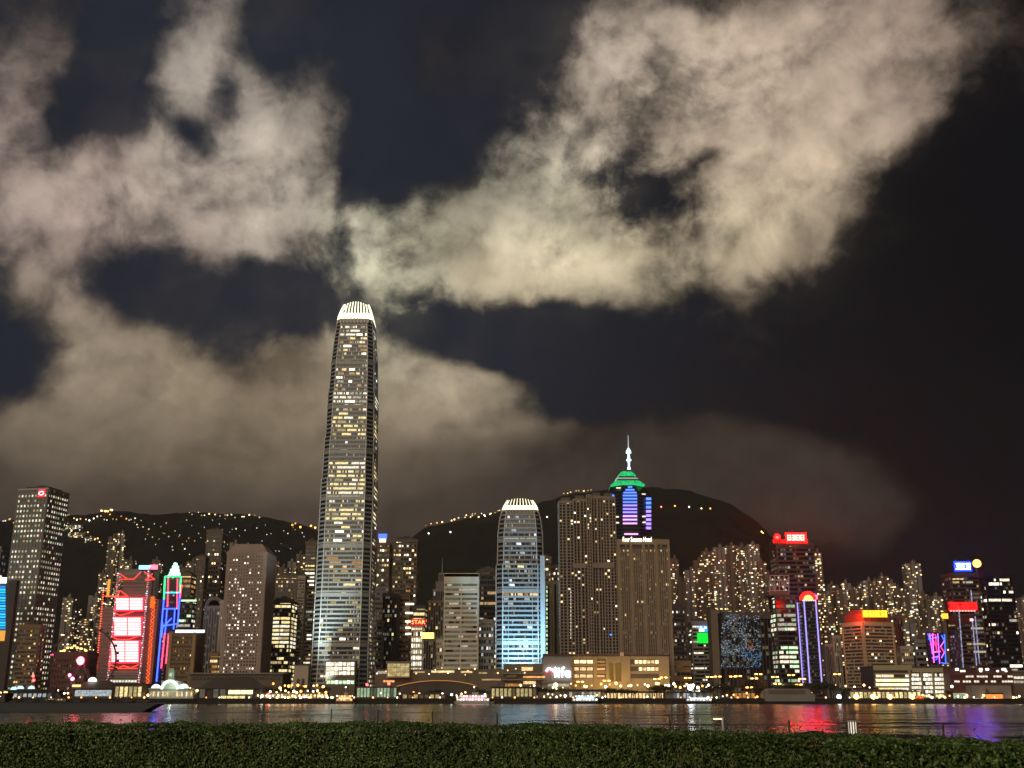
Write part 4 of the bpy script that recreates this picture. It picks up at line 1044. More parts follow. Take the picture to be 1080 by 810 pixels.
def crown_tower():
    Y = 1330
    t = thing('crowned_tower', 'dark tower striped with blue and violet light under a green stepped crown and spire', 'skyscraper', tuple(foot(665, Y + 20)))
    def ring(x0, x1, c=.22, dy=0.):
        a = at(x0, 540, Y).x; b = at(x1, 540, Y).x; w = b - a; k = w * c; D = w
        return [(a + k, Y + dy), (b - k, Y + dy), (b, Y + k + dy), (b, Y + D - k + dy), (b - k, Y + D + dy), (a + k, Y + D + dy), (a, Y + D - k + dy), (a, Y + k + dy)]
    def z(py): return at(665, py, Y).z
    mb = MB(); mb.prism(ring(643, 687.5, .3), 4, z(518), GLASSB); mb.prism(ring(643, 687.5, .3), z(518), z(511), GLASSB, ring(645.5, 682, .3, 4)); mb.build('glazing', t, world=True)
    mb = MB(); zz = 60
    while zz < z(520): mb.prism([(x + (.4 if x > at(665, 540, Y).x else -.4), y - .4) for x, y in ring(643, 687.5, .3)], zz, zz + 1.3, DMETAL); zz += 4.2
    mb.build('floor_bands', t, world=True)
    gr = em('crown_green', (.025, .62, .18), 1.05, True, .5, .5); dk = CDARK
    def tier(x0, x1, y0, y1, xs0, xs1, m, nm, dy=0.):
        mb = MB(); mb.prism(ring(x0, x1, .05, dy), z(y1), z(y0), m, ring(xs0, xs1, .05, dy + 3)); return mb.build(nm, t, world=True)
    tier(645.5, 682, 506, 510.5, 651, 676, gr, 'green_tier', 2); tier(653, 675, 503.5, 505.6, 653, 675, dk, 'roof_step', 6); tier(651, 675, 502.4, 503.4, 652, 674, em('crown_pale', (.6, .7, .6), .7), 'light_strip', 5)
    tier(653.5, 673, 495.3, 500, 658, 668.5, gr, 'green_tier', 8); tier(655, 671.5, 500.1, 502.3, 655, 671.5, dk, 'roof_step', 8)
    w = at(663, 540, Y); yc = Y + 22; sp = em('spire_light', (.50, .78, 1), 2.6)
    def P(py): q = at(662.3, py, yc); return Vector((at(663, 480, yc).x, yc, q.z))
    mb = MB()
    for y0, y1, r0, r1 in [(495, 491, 2.4, 1.1), (491, 486, 1.1, 1.6), (486, 484.6, 3.2, 3.2), (484.6, 478, 2.0, 1.2), (478, 475.5, 3.4, 3.0), (475.5, 472.5, 3.0, .9)]: mb.bar(P(y0), P(y1), r0, sp, 8, r1)
    mb.build('spire', t, world=True)
    mb = MB(); mb.bar(P(472.5), P(459), .75, em('mast_light', (.7, .75, .85), .9), 6, .3); mb.build('mast', t, world=True)
    def strip(x0, x1, y, h, c, s, dy=0.):
        mb = MB(); mb.pbox(x0, x1, y - h, y + h, Y - 1 + dy, 1.2, em('strip_%s' % c[0], c[1], s)); mb.build('light_strip', t, world=True)
    B, V, PK, W2 = ('blue', (.10, .22, 1)), ('violet', (.35, .22, 1)), ('pink', (.95, .35, .75)), ('warm_white', (1, .8, .55))
    mb = MB(); bp = em('panel_blue', (.06, .11, .55), .55)
    mb.pbox(657, 672, 520, 553, Y - .6, .5, bp); mb.pbox(659, 670, 516, 520, Y - .6, .5, bp); mb.pbox(662, 667, 512.5, 516, Y - .6, .5, bp); mb.build('light_panel', t, world=True)
    for k, y in enumerate([513.5, 516.5, 519.5, 522.6, 526, 529.5, 533, 536.8, 540.2, 544.3, 548, 552]):
        hw = [2.2, 4.6, 6.8][k] if k < 3 else 7.5; c = B if k < 6 else V if k < 9 else PK
        strip(664.5 - hw, 664.5 + hw, y, .75, c, 2.2)
    strip(658.5, 673, 563.2, .8, PK, 1.8)
    for k in range(8): strip(681.5, 686.8, 526 + k * 4.4, 1.3, B if k < 3 else V, 2.2, 9)
    for k in range(4): strip(642.4, 648, 522.5 + k * 3, .9, B, 1.8, 9)
    for y in (545, 551.2): strip(649, 655, y, .7, W2, 1.6, 5); strip(674, 681, y - .4, .7, W2, 1.4, 5)
    strip(650, 656, 514.5, .5, W2, .5, 4); strip(674, 681, 521, .5, W2, 1., 5)
crown_tower()
# hotel podium
def podium():
    Y = 1005
    t = thing('hotel_podium', 'long tan podium under the two brown towers with three rows of warm windows', 'building', tuple(foot(653, Y)))
    st = mat('podium_stone', (.34, .27, .17)); mb = MB()
    mb.pbox(602, 706, 692, 722, Y, 55, st); mb.pbox(601, 707, 690.4, 692, Y - .8, 57, mat('podium_coping', (.10, .05, .045)))
    for x0, x1 in ((603, 606), (626, 630), (639, 642), (656, 665), (695, 706)): mb.pbox(x0, x1, 692.2, 722, Y - 1.3, 1.5, st)
    mb.build('wall', t, world=True)
    g = MB()
    for x0, x1 in ((604, 626.5), (629.5, 639), (664.5, 696)):
        for k in range(3): g.pbox(x0, x1, 695.5 + k * 7.6, 700.2 + k * 7.6, Y - .3, .5, CDARK)
    g.build('window_recess', t, world=True)
    rr = random.Random(3)
    for k in range(3):
        for j in range(3):
            x = 604.4 + j * 7.3; mb = MB(); mb.pbox(x, x + 6.2, 696.2 + k * 7.6, 699.6 + k * 7.6, Y - .7, .5, lit('warm', (3, 2, 2)[k])); mb.build('window', t, world=True)
        mb = MB(); mb.pbox(630, 638, 696.8 + k * 7.6, 699.2 + k * 7.6, Y - .7, .5, lit('orange', 2 if k else 1)); mb.build('window', t, world=True)
        for j in range(7):
            if (k == 0 and j < 1) or (k == 1 and j < 2) or k == 2: continue
            x = 665.4 + j * 4.3; mb = MB(); mb.pbox(x, x + 3.3, 696.2 + k * 7.6, 699.8 + k * 7.6, Y - .7, .5, lit('warm', 3 if rr.random() < .6 else 2)); mb.build('window', t, world=True)
    for x0, x1 in ((643, 647), (649, 655)):
        mb = MB(); mb.pbox(x0, x1, 700, 719, Y - .5, .6, em('recess_glow', (1, .55, .12), .22)); mb.build('window', t, world=True)  # lit recess, its light painted as flat glowing panels
    l = lamp_light('podium_wash', 'SPOT', foot(650, 985), 60000, (1, .62, .22), at(650, 700, Y), size=2, spot=130, blend=1)
    for x in (612, 634, 680, 700): lamp_light('podium_wash', 'SPOT', foot(x, 985), 22000, (1, .62, .22), at(x, 702, Y), size=2, spot=120, blend=1)
    mb = MB(); mb.pbox(654, 658, 688, 692, Y - 1.6, 3, CPALE); mb.build('porch_lamp_block', t, world=True)
podium()
# ================================================================== right hand side
def apartment(px0, px1, pyt, Y, label, p=.3, pal='home', seed=0, wall=None, tank=True, group=None, big=1.0):
    """slim residential tower on the slope: ribbed wall, rooftop tank house, lit rooms"""
    rr = random.Random(seed + int(px0 * 13 + pyt)); wall = wall or CMID
    a = at(px0, pyt, Y); b = at(px1, pyt, Y); W = b.x - a.x; D = W * .9; cx = (a.x + b.x) / 2
    g = min(terrain(cx + q * W, Y + k * D) for q in (-.5, .5) for k in (0, 1)); H = a.z - g
    t = thing('apartment_tower', label, 'tower', (cx, Y + D / 2, g), 0, group)
    mb = MB(); mb.box(-W / 2 + .8, W / 2 - .8, -D / 2 + .8, D / 2, 0, H - .5, CDARK)
    n = max(2, round(W / 7)); s = W / n
    for k in range(n):
        x = -W / 2 + k * s; mb.box(x + s * .1, x + s * .9, -D / 2, D / 2, 0, H - (k % 2) * 1.5, wall)
    for i in range(int(H / 9)): mb.box(-W / 2 + .4, W / 2 - .4, -D / 2 - .3, D / 2, i * 9, i * 9 + .5, wall)
    mb.build('wall', t)
    if tank:
        mb = MB(); q = rr.uniform(-.2, .1); mb.box(W * q, W * (q + .22), -D * .2, D * .2, H - 1, H + 4.5, wall); mb.box(W * q + 1, W * (q + .2), -D * .1, D * .1, H + 4.5, H + 6.5, CDARK); mb.build('roof_tank', t)
    fl = MB(); nf = int(H / 3.1); cols = max(3, round(W / 3.0)); cw = W / cols
    wts = [rr.choice((.3, .7, 1, 1, 1.9)) for _ in range(cols)]
    for i in range(nf):
        if (i + 1) * 3.1 > H: break
        for j in range(cols):
            if rr.random() < p * wts[j]:
                w = cw * rr.uniform(.5, .9) * .5 * big; x = -W / 2 + (j + .5) * cw; h = rr.uniform(1.1, 1.9) * big
                fl.box(max(-W / 2, x - w), min(W / 2, x + w), -D / 2 - .35, -D / 2 + .2, i * 3.1 + .8, i * 3.1 + .8 + h, lit(*rr.choice(PAL[pal])))
    sx = W / 2 if cx < 0 else -W / 2
    for i in range(nf):
        for j in range(4):
            if rr.random() < p * .7: y = -D / 2 + (j + .5) * D / 4; fl.box(sx - .3, sx + .3, y - 1, y + 1, i * 3.1 + .8, i * 3.1 + 2.2, lit(*rr.choice(PAL[pal])))
    fl.build('window', t, kind='stuff')
    return t
def cluster(rows, where, first=0, p=.3, big=1.):
    for k, r in enumerate(rows):
        adj = r[4] if len(r) > 4 else 'dark'
        apartment(r[0], r[1], r[2], r[3], '%s apartment tower, %s from left %s' % (adj + ' lit', nth(k), where), (r[5] if len(r) > 5 else p), seed=k, big=big, wall=CMID if k % 3 else CGREY)
cluster([(66, 78, 630, 1480), (77, 84, 640, 1500), (85, 96, 652, 1450, 'low'), (93, 104, 628, 1520), (104, 112, 604, 1620), (114, 124, 566, 1750, 'tall'), (123, 132, 562, 1760, 'tall'), (130, 141, 590, 1650)], 'between corner tower and bank', p=.32)
cluster([(150, 160, 598, 1700), (160, 170, 590, 1780), (196, 206, 592, 1700), (242, 251, 572, 1800), (284, 293, 590, 1750), (293, 304, 598, 1700), (303, 313, 592, 1780), (312, 322, 584, 1820), (186, 196, 598, 1760)], 'on the dim slope behind the perforated tower', p=.17)
cluster([(700, 709, 640, 1420, 'low'), (706, 716, 589, 1560, 'slim', .3), (714, 724, 612, 1500), (722, 733, 601, 1540), (731, 742, 591, 1580), (740, 753, 581, 1640, 'tall', .24), (752, 765, 577, 1650, 'tall', .22), (764, 778, 575, 1660, 'tall', .27), (777, 789, 576, 1640, 'tall', .22), (788, 801, 574, 1620, 'tall', .22), (799, 808, 592, 1600), (806, 816, 606, 1560)], 'right of the signed hotel', p=.20)
R_ = [(866, 875, 622, 1560), (872, 882, 616, 1640), (880, 889, 620, 1580), (888, 898, 614, 1660), (896, 905, 622, 1600), (903, 912, 618, 1680), (910, 921, 612, 1640), (919, 929, 613, 1600), (927, 937, 607, 1700), (936, 945, 614, 1640), (943, 952, 620, 1600), (950, 958, 626, 1560), (955, 971, 594, 1700, 'tall', .24), (969, 978, 626, 1620), (976, 985, 632, 1580), (984, 994, 628, 1640), (992, 1001, 640, 1560),
      (944, 954, 650, 1420, 'low'), (952, 966, 656, 1380, 'low'), (965, 978, 662, 1400, 'low'), (868, 880, 648, 1420, 'low')]
cluster(R_, 'on the slope above the red roofed hotel', p=.25, big=1.15)
cluster([(1056, 1066, 646, 1560), (1062, 1072, 636, 1620), (1070, 1080, 640, 1500), (1076, 1090, 630, 1580), (1088, 1100, 640, 1540)], 'beyond the twin black towers', p=.2)
# lamp with a blue-white glare at the far right
t = thing('floodlight', 'blue-white floodlight on a mast among the towers at the far right', 'floodlight', tuple(foot(1067, 1420)))
mb = MB(); mb.bar(foot(1067, 1420), at(1067, 655, 1420), .5, DMETAL, 6); mb.build('mast', t, world=True)
mb = MB(); mb.ball(at(1067, 654, 1420), 2.6, em('lamp_blue_white', (.25, .45, 1), 7), 8, 6); mb.build('lamp', t, world=True)

# --- front row right of the hotel
plain('office_building', 'dark building with one column of large white lit windows, right of the signed hotel', 705, 722, 640, 1290, 22, 'grid', 22, 6, CDARK, 'pale', .18, .4, .3, cap=60, skip=lambda i, j: not (j in (1, 2)) and (i * 7 + j) % 5)
plain('office_building', 'plain brown low block right of the hotel podium', 703, 728, 700, 1050, 24, 'bands', 4, 6, BRONZE, 'dim', .1, .6, cap=10, roof=0)
def green_sign_tower():
    T = plain('office_tower', 'white banded tower with a bright green square screen under a blue and white sign', 725, 752, 656, 1130, 28, 'bands', 20, 8, mat('grey_white_band', (.36, .34, .31)), 'white' if 0 else 'pale', .22, .5, run=True, cap=60, roof=3, done=False, floor=lambda i: {7: 4, 1: 2, 2: 2, 14: 2}.get(i, .25))
    r = T.finish(60)
    sign_panel(r, 735.5, 747.3, 667.3, 678.4, 1127, em('screen_green', (.01, 1, .06), 1.0), 'screen')
    mb = MB(); mb.pbox(735, 748, 666.5, 667.3, 1127.4, 1, DMETAL); mb.pbox(735, 748, 678.4, 679.2, 1127.4, 1, DMETAL); mb.build('screen_frame', r, world=True)
    mb = MB(); mb.pbox(737, 742.6, 660.2, 663.2, 1127, 1, em('logo_blue', (.05, .25, 1), 2)); mb.pbox(742.6, 747.6, 660.2, 666.5, 1127.2, 1, MATS['logo_blue']); mb.pbox(737.5, 742.6, 663.2, 666, 1127, 1, em('logo_white', (1, .95, .9), 3)); mb.pbox(742.8, 745, 661, 663, 1126.9, .3, MATS['logo_white']); mb.pbox(738, 740.6, 660.6, 662, 1126.8, .3, em('logo_yellow', (1, .75, .1), 2)); mb.build('logo', r, world=True)
green_sign_tower()
def led_block():
    Y = 1040
    T = plain('media_block', 'broad dark block whose front glitters with scattered white and blue points of light', 756, 812, 648, Y, 34, 'fins', 14, 14, CDARK, 'dim', .0, .3, .15, cap=1, roof=0, done=False)
    T.fac.box(-T.w / 2 - 1, T.w / 2 + 1, -T.d / 2 - 1.2, T.d / 2, T.h - 4, T.h + 2, CDARK)
    r = T.finish(1)
    mb = MB(); mb.pbox(752.5, 760, 643, 722, Y - 1, 20, CMID); mb.build('stair_shaft', r, world=True)
    rr = random.Random(8); B = {k: MB() for k in range(4)}
    C = [em('sparkle_white', (.78, .9, 1), .55, False), em('sparkle_pale', (.55, .68, .8), .22, False), em('sparkle_dim', (.4, .5, .6), .12, False), em('sparkle_blue', (.15, .5, .95), .42, False)]
    n = 0
    while n < 1500:
        x = rr.uniform(760.5, 803); y = rr.uniform(647, 705)
        d = vnoise(x / 7 + 3, y / 6) * .75 + vnoise(x / 2.3, y / 2.5) * .5
        wgt = 1.0 if x < 788 and y < 692 else .33
        if 655 < y < 662 and x > 768: wgt *= .4
        blue = math.hypot((x - 800) / 9, (y - 696) / 8) < 1 or math.hypot((x - 790) / 6, (y - 689) / 6) < 1
        if blue: wgt = .85
        if rr.random() > wgt * max(0, d - .22) * 1.5: continue
        n += 1; s = rr.uniform(.25, .5)
        k = 3 if blue and rr.random() < .6 else rr.choice((0, 1, 1, 2, 2, 2))
        B[k].pbox(x - s, x + s, y - s * .9, y + s * .9, Y - 1.4, .4, C[k])
    for k in B: B[k].build('sparkle_lights', r, world=True, kind='stuff')
    mb = MB(); o = em('sparkle_orange', (1, .3, .05), .35, False)
    for k in range(14): x, y = rr.uniform(789, 794), rr.uniform(680, 686); mb.pbox(x - .5, x + .5, y - .5, y + .5, Y - 1.5, .4, o)
    mb.build('orange_lights', r, world=True, kind='stuff')
led_block()
def striped():
    Y = 1150
    T = plain('office_tower', 'black tower with stacked pale green lit floors below a floodlit lattice top', 811, 838, 628, Y, 30, 'bands', 22, 8, CDARK, 'green', .6, .32, run=True, cap=100, roof=0, done=False, fw=.92, floor=lambda i: {19: .5, 17: 1.3, 16: 1.3, 15: .9, 14: 1.2, 13: .3, 9: 1, 8: 1.3, 7: 1.5, 6: .7, 3: 1, 2: .6, 1: .5}.get(i, .12))
    r = T.finish(100)
    mb = MB(); lat = em('lattice_light', (.9, .85, .75), .35)
    mb.pbox(811, 833, 624, 628, Y + 1, 26, CMID)
    mb.build('upper_block', r, world=True)
    mb = MB()
    for x in (812, 817, 822, 827, 832): mb.bar(at(x, 624, Y + 2), at(x, 607, Y + 2), .5, METAL, 5)
    for y in (607, 612, 618, 623): mb.bar(at(812, y, Y + 2), at(832, y, Y + 2), .45, METAL, 5)
    for x in (812, 817, 822, 827): mb.bar(at(x, 624 if x % 2 else 607, Y + 2.4), at(x + 5, 607 if x % 2 else 624, Y + 2.4), .35, METAL, 4)
    mb.build('lattice', r, world=True)
    mb = MB(); mb.pbox(810.5, 818, 613, 622, Y + 4, 8, CGREY); mb.pbox(824, 830, 612, 618, Y + 4, 8, CGREY); mb.build('plant_box', r, world=True)
    rr = random.Random(5)
    for x, y in [(815, 611), (821, 609), (828, 611), (831, 615), (826, 619), (829, 622), (813, 617), (820, 616)]: sign_panel(r, x - .5, x + .5, y - .6, y + .6, Y + 1, lit('white', 2), 'lattice_lamp')
striped()
def red_sign_tower():
    Y = 1350
    T = plain('office_tower', 'dark red brown tower under a glaring red rooftop sign', 812, 858, 574, Y, 34, 'bands', 34, 12, mat('red_brown_panel', (.13, .065, .055), .5), 'dim', .16, .42, run=False, cap=100, roof=0, done=False)
    r = T.finish(100)
    mb = MB(); mb.pbox(815, 852, 569, 574, Y + 3, 20, CDARK); mb.build('roof_box', r, world=True)
    s = thing('rooftop_sign', 'long red rooftop sign of pale glowing characters on the red brown tower', 'sign', tuple(at(838, 573, Y)))
    mb = MB(); mb.pbox(829, 850.5, 562.3, 572, Y - 1, 1.5, em('sign_red_deep', (1, .0006, .0005), 120)); mb.build('sign_board', s, world=True)
    for k in range(4):
        mb = MB(); glyph(mb, 830.6 + k * 4.6, 834.3 + k * 4.6, 564, 570, Y - 1.8, em('glyph_pink', (1, .30, .24), 7), k + 40); mb.build('character', s, world=True)
    mb = MB(); mb.pbox(833, 834, 572, 575, Y, .6, DMETAL); mb.pbox(846, 847, 572, 575, Y, .6, DMETAL); mb.build('support', s, world=True)
    s = thing('rooftop_sign', 'small red emblem sign on the left corner of the red brown tower', 'sign', tuple(at(820, 572, Y)))
    mb = MB(); mb.bar(at(819.8, 566.6, Y - 1), at(819.8, 566.6, Y - 2), 3.6, MATS['sign_red_deep'], 12); mb.build('emblem_disc', s, world=True)
    mb = MB(); mb.pbox(818.5, 821, 565.8, 567.4, Y - 2.5, .4, em('glyph_red', (1, .12, .09), 5)); mb.build('emblem', s, world=True)
    mb = MB(); mb.pbox(819.4, 820.2, 569, 574, Y - 1, .6, DMETAL); mb.build('support', s, world=True)
red_sign_tower()
apartment(857, 867, 582, 1560, 'slim apartment tower brightly speckled beside the red brown tower', .6, seed=3, big=1.15)
apartment(858, 869, 608, 1500, 'shorter speckled apartment tower in front of the slim one beside the red brown tower', .5, seed=4, big=1.1)
def violet_tower():
    Y = 1085
    T = Tower('outlined_tower', 'slim dark tower with violet light lines up its edges and a red dome sign', 841.5, 860.5, 634, Y, 22)
    T.body(GLASSB); T.bands(28, CDARK, .35, .3); T.lit('f', 28, 6, .05, 'dim', fh=.5, zf=.4); T.lit('l', 28, 5, .03, 'dim', fh=.5, zf=.4)
    r = T.finish(40)
    vt = em('line_violet', (.40, .32, 1), 1.6)
    for f, u in (('l', .3), ('f', T.w * .12), ('f', T.w - .4)):
        mb = MB(); T.box(mb, f, u - .55, u + .55, 14, T.h, .4, 1.2, vt); mb.build('light_line', r)
    mb = MB()
    for k in range(8): mb.box(-T.w / 2 + (k + .3) * T.w / 8, -T.w / 2 + (k + .7) * T.w / 8, -T.d / 2 - 1, -T.d / 2 - .4, T.h, T.h + 1.2, em('bulb_pale_pink', (1, .7, .7), 2.5))
    mb.build('parapet_bulbs', r)
    s = thing('rooftop_sign', 'round red sign with an orange dome emblem on the violet lined tower', 'sign', tuple(at(853, 634, Y)))
    c = at(852.5, 632.6, Y + 1)
    def half(rad, m, y, nm):
        mb = MB(); mb.extr([(c.x + rad * math.cos(math.pi * k / 14), c.z + rad * math.sin(math.pi * k / 14)) for k in range(15)], Y + y, Y + y + .8, m); mb.build(nm, s, world=True)
    half(8.0, em('disc_red', (1, .0012, .001), 40), 1, 'sign_disc'); half(4.6, em('dome_orange', (1, .30, .06), 5), .4, 'emblem')
    mb = MB(); mb.pbox(858.3, 862.3, 627.5, 632, Y + 1.2, .8, em('side_pink', (1, .10, .25), 4)); mb.build('side_panel', s, world=True)
violet_tower()
plain('office_building', 'pale grey ribbed building right of the violet lined tower', 868, 877, 680, 1110, 18, 'fins', 10, 4, CGREY, 'cool', .05, .3, .4, cap=10, roof=0)
plain('office_slab', 'narrow cream slab between the violet lined tower and the red roofed hotel', 876, 886, 671, 1130, 18, 'fins', 12, 3, CPALE, 'warm', .05, .3, .5, cap=10, roof=0)
def red_hotel():
    T = Tower('hotel_tower', 'corner hotel of thin pink horizontal ledges with a red roof and yellow sign', 885, 946, 657, 1090, 30, 21.8, w=37)
    p = at(914, 657, 1105); T.root.location = (p.x + .5, 1105, 4)
    T.body(CDARK); wl = mat('pink_ledge', (.58, .42, .26)); T.bands(22, wl, .42, .7)
    for f, L in (('f', T.w), ('l', T.d)):
        T.piers(f, 1, wl, .05, 1.1); T.box(T.fac, f, -.5, L + .5, T.h - 3, T.h + 1, -.3, 1.1, wl)
        T.lit(f, 22, 10, .07, 'home', fh=.48, zf=.46, fw=.6)
    r = T.finish(60)
    rd = mat('red_roof', (.42, .07, .05)); mb = MB(); a, b = T.w / 2, T.d / 2
    mb.prism([(-a + 2, -b + 2), (a - 2, -b + 2), (a - 2, b - 2), (-a + 2, b - 2)], T.h + 1, T.h + 9, rd); mb.box(-a + 6, a - 10, -b + 8, b - 4, T.h + 9, T.h + 13, rd); mb.build('roof', r)
    s = thing('rooftop_sign', 'yellow glowing rooftop sign of four characters on the red roofed hotel', 'sign', tuple(at(922, 652, 1085)))
    mb = MB(); mb.pbox(909.5, 936, 643.5, 651.3, 1086, .6, em('sign_amber', (1, .50, .02), 1.1)); mb.build('sign_board', s, world=True)
    for k in range(4):
        mb = MB(); glyph(mb, 911 + k * 6.3, 916 + k * 6.3, 644.2, 650.4, 1085, em('glyph_yellow', (1, .72, .03), 3.5), 10 + k); mb.build('character', s, world=True)
    mb = MB()
    for k in range(4): mb.pbox(912 + k * 7, 912.6 + k * 7, 651.3, 655, 1086.2, .5, DMETAL)
    mb.build('support', s, world=True)
    l = lamp_light('roof_wash', 'AREA', at(905, 648, 1078), 9000, (1, .12, .06), tuple(at(900, 656, 1100)), size=6)
red_hotel()
plain('office_building', 'reddish blank slab behind the right side of the red roofed hotel', 944, 951, 652, 1160, 16, 'fins', 12, 3, REDST, 'dim', .03, .3, .3, cap=5, roof=0)
plain('office_building', 'low cream block with soft yellow rooms right of the red roofed hotel', 946, 962, 683, 1130, 20, 'grid', 9, 7, CPALE, 'warm', .25, .45, .3, cap=50, roof=2)
plain('office_building', 'stepped grey block left of the neon screen', 960, 980, 676, 1140, 20, 'bands', 10, 6, CGREY, 'pale', .15, .5, cap=30, roof=2)
def neon_screen():
    Y = 1075; t = thing('neon_screen', 'tilted screen of blue violet and red neon patterns on a dark frame', 'sign', tuple(foot(988, Y)))
    mb = MB(); mb.pbox(978, 997, 667, 701, Y + 1, 2, BLACK); mb.pbox(981, 983, 700, 722, Y + 1.4, 1, DMETAL); mb.pbox(992, 994, 700, 722, Y + 1.4, 1, DMETAL); mb.build('frame', t, world=True)
    C = {'b': em('tube_blue', (.03, .10, 1), 4), 'v': em('tube_violet', (.45, .08, 1), 3.5), 'r': em('tube_red', (1, .04, .18), 3), 'p': em('tube_magenta', (1, .12, .75), 3)}
    L = [(978.5, 668, 981, 676, 'b'), (980.5, 668, 983.5, 690, 'v'), (983.5, 668, 985, 699, 'p'), (986.5, 669, 988, 688, 'r'), (989, 668, 991, 700, 'v'), (979, 674, 990, 672, 'b'), (981, 680, 990, 679, 'r'), (983, 688, 992, 687, 'p'), (983, 694, 990, 692, 'v'), (985, 676, 988, 684, 'r'), (996, 669, 997.5, 700, 'b'), (993, 670, 996, 676, 'b'), (996, 676, 992, 682, 'v'), (992, 682, 996, 688, 'r'), (996, 688, 993, 694, 'v'), (993, 699, 997.5, 700, 'b'), (980, 671, 985, 669, 'v'), (987, 696, 991, 690, 'b')]
    for x0, y0, x1, y1, k in L: mb = MB(); mb.bar(at(x0, y0, Y - .3), at(x1, y1, Y - .3), .5, C[k], 5); mb.build('neon_tube', t, world=True)
neon_screen()
def twin_towers():
    Y = 1060
    T = plain('office_tower', 'red tinged tower with a glaring red band sign, left of its black twin', 993, 1031, 605, Y, 34, 'bands', 32, 10, mat('plum_panel', (.10, .055, .055), .45), 'dim', .13, .42, run=True, cap=100, roof=0, done=False, floor=lambda i: {31: 5, 29: 2, 4: 3}.get(i, .7))
    r = T.finish(100)
    s = sign_panel(r, 1000, 1030.5, 634.5, 644.5, Y - 2, em('band_red_dark', (.5, .006, .006), 1.1), 'sign_board')
    for k in range(5):
        mb = MB(); glyph(mb, 1001 + k * 6, 1006.2 + k * 6, 635.6, 643, Y - 3, em('band_red', (1, .006, .006), 7), 60 + k); mb.build('character', s, world=True)
    mb = MB()
    for k in range(9): mb.pbox(1002 + k * 3.1, 1004 + k * 3.1, 643.6, 644.8, Y - 3.4, .4, em('band_pink', (1, .35, .3), 2.5))
    mb.build('bulbs', s, world=True)
    mb = MB(); mb.pbox(1001, 1030, 650, 659, Y - .8, 1, mat('deep_red_panel', (.09, .02, .02))); mb.build('lower_panel', r, world=True)
    sign_panel(r, 993.5, 1000, 647, 652.5, Y - 2, em('blob_orange', (1, .45, .04), 2.2), 'orange_sign')
    sign_panel(r, 1023.5, 1026.5, 652.5, 655, Y - 2, em('blob_pink', (1, .5, .5), 3), 'pink_lamp')
    lw = em('line_blue_white', (.62, .68, 1), .55, True, .8, .9)
    for (x0, y0, x1, y1) in [(1011, 640, 1016, 704), (1024, 622, 1025.5, 640), (1025.5, 655, 1030, 702), (1028.5, 650, 1033, 700)]:
        mb = MB(); mb.bar(at(x0, y0, Y - 1.6), at(x1, y1, Y - 1.6), .5, lw, 5)
        mb.build('light_line', r, world=True)
    for k in range(3): sign_panel(r, 1005 + k * 4, 1008 + k * 4, 610, 611.2, Y - 1.4, lit('warm', 2), 'lamp')
    s = thing('rooftop_sign', 'brilliant blue edged white rooftop sign on the red tinged tower', 'sign', tuple(at(1016, 603, Y)))
    mb = MB(); mb.pbox(1007, 1024.5, 592.3, 602.2, Y - 1, 1.5, em('sign_blue_deep', (.002, .006, 1), 45)); mb.build('sign_board', s, world=True)
    for k in range(3): mb = MB(); glyph(mb, 1008.4 + k * 5.1, 1013 + k * 5.1, 594, 600.6, Y - 2, em('glyph_blue_white', (.45, .52, 1), 12), 80 + k, .5); mb.build('character', s, world=True)
    mb = MB(); mb.pbox(1010, 1011, 602, 606, Y, .6, DMETAL); mb.pbox(1020, 1021, 602, 606, Y, .6, DMETAL); mb.build('support', s, world=True)
    s = thing('rooftop_lamp', 'glowing orange globe sign on a short post beside the blue rooftop sign', 'lamp', tuple(at(1030, 606, Y)))
    mb = MB(); mb.ball(at(1030.3, 594.3, Y), 3.9, em('globe_orange', (1, .40, .09), 4.5), 14, 10); mb.build('globe', s, world=True)
    mb = MB(); mb.bar(at(1030.3, 599, Y), at(1030.3, 607, Y), .8, DMETAL, 6); mb.build('post', s, world=True)
    T = plain('office_tower', 'black glass twin tower with scattered dashes of white light at the far right', 1029, 1067, 606, Y + 24, 36, 'bands', 30, 10, BLACK, 'pale', .08, .3, run=True, cap=100, roof=0, done=False, floor=lambda i: {23: 4, 29: .5}.get(i, .8))
    mb = MB(); mb.box(-T.w / 2 + 2, T.w * .2, -T.d * .4, T.d * .4, T.h, T.h + 5, BLACK); mb.build('roof_box', T.root); T.finish(100)
twin_towers()
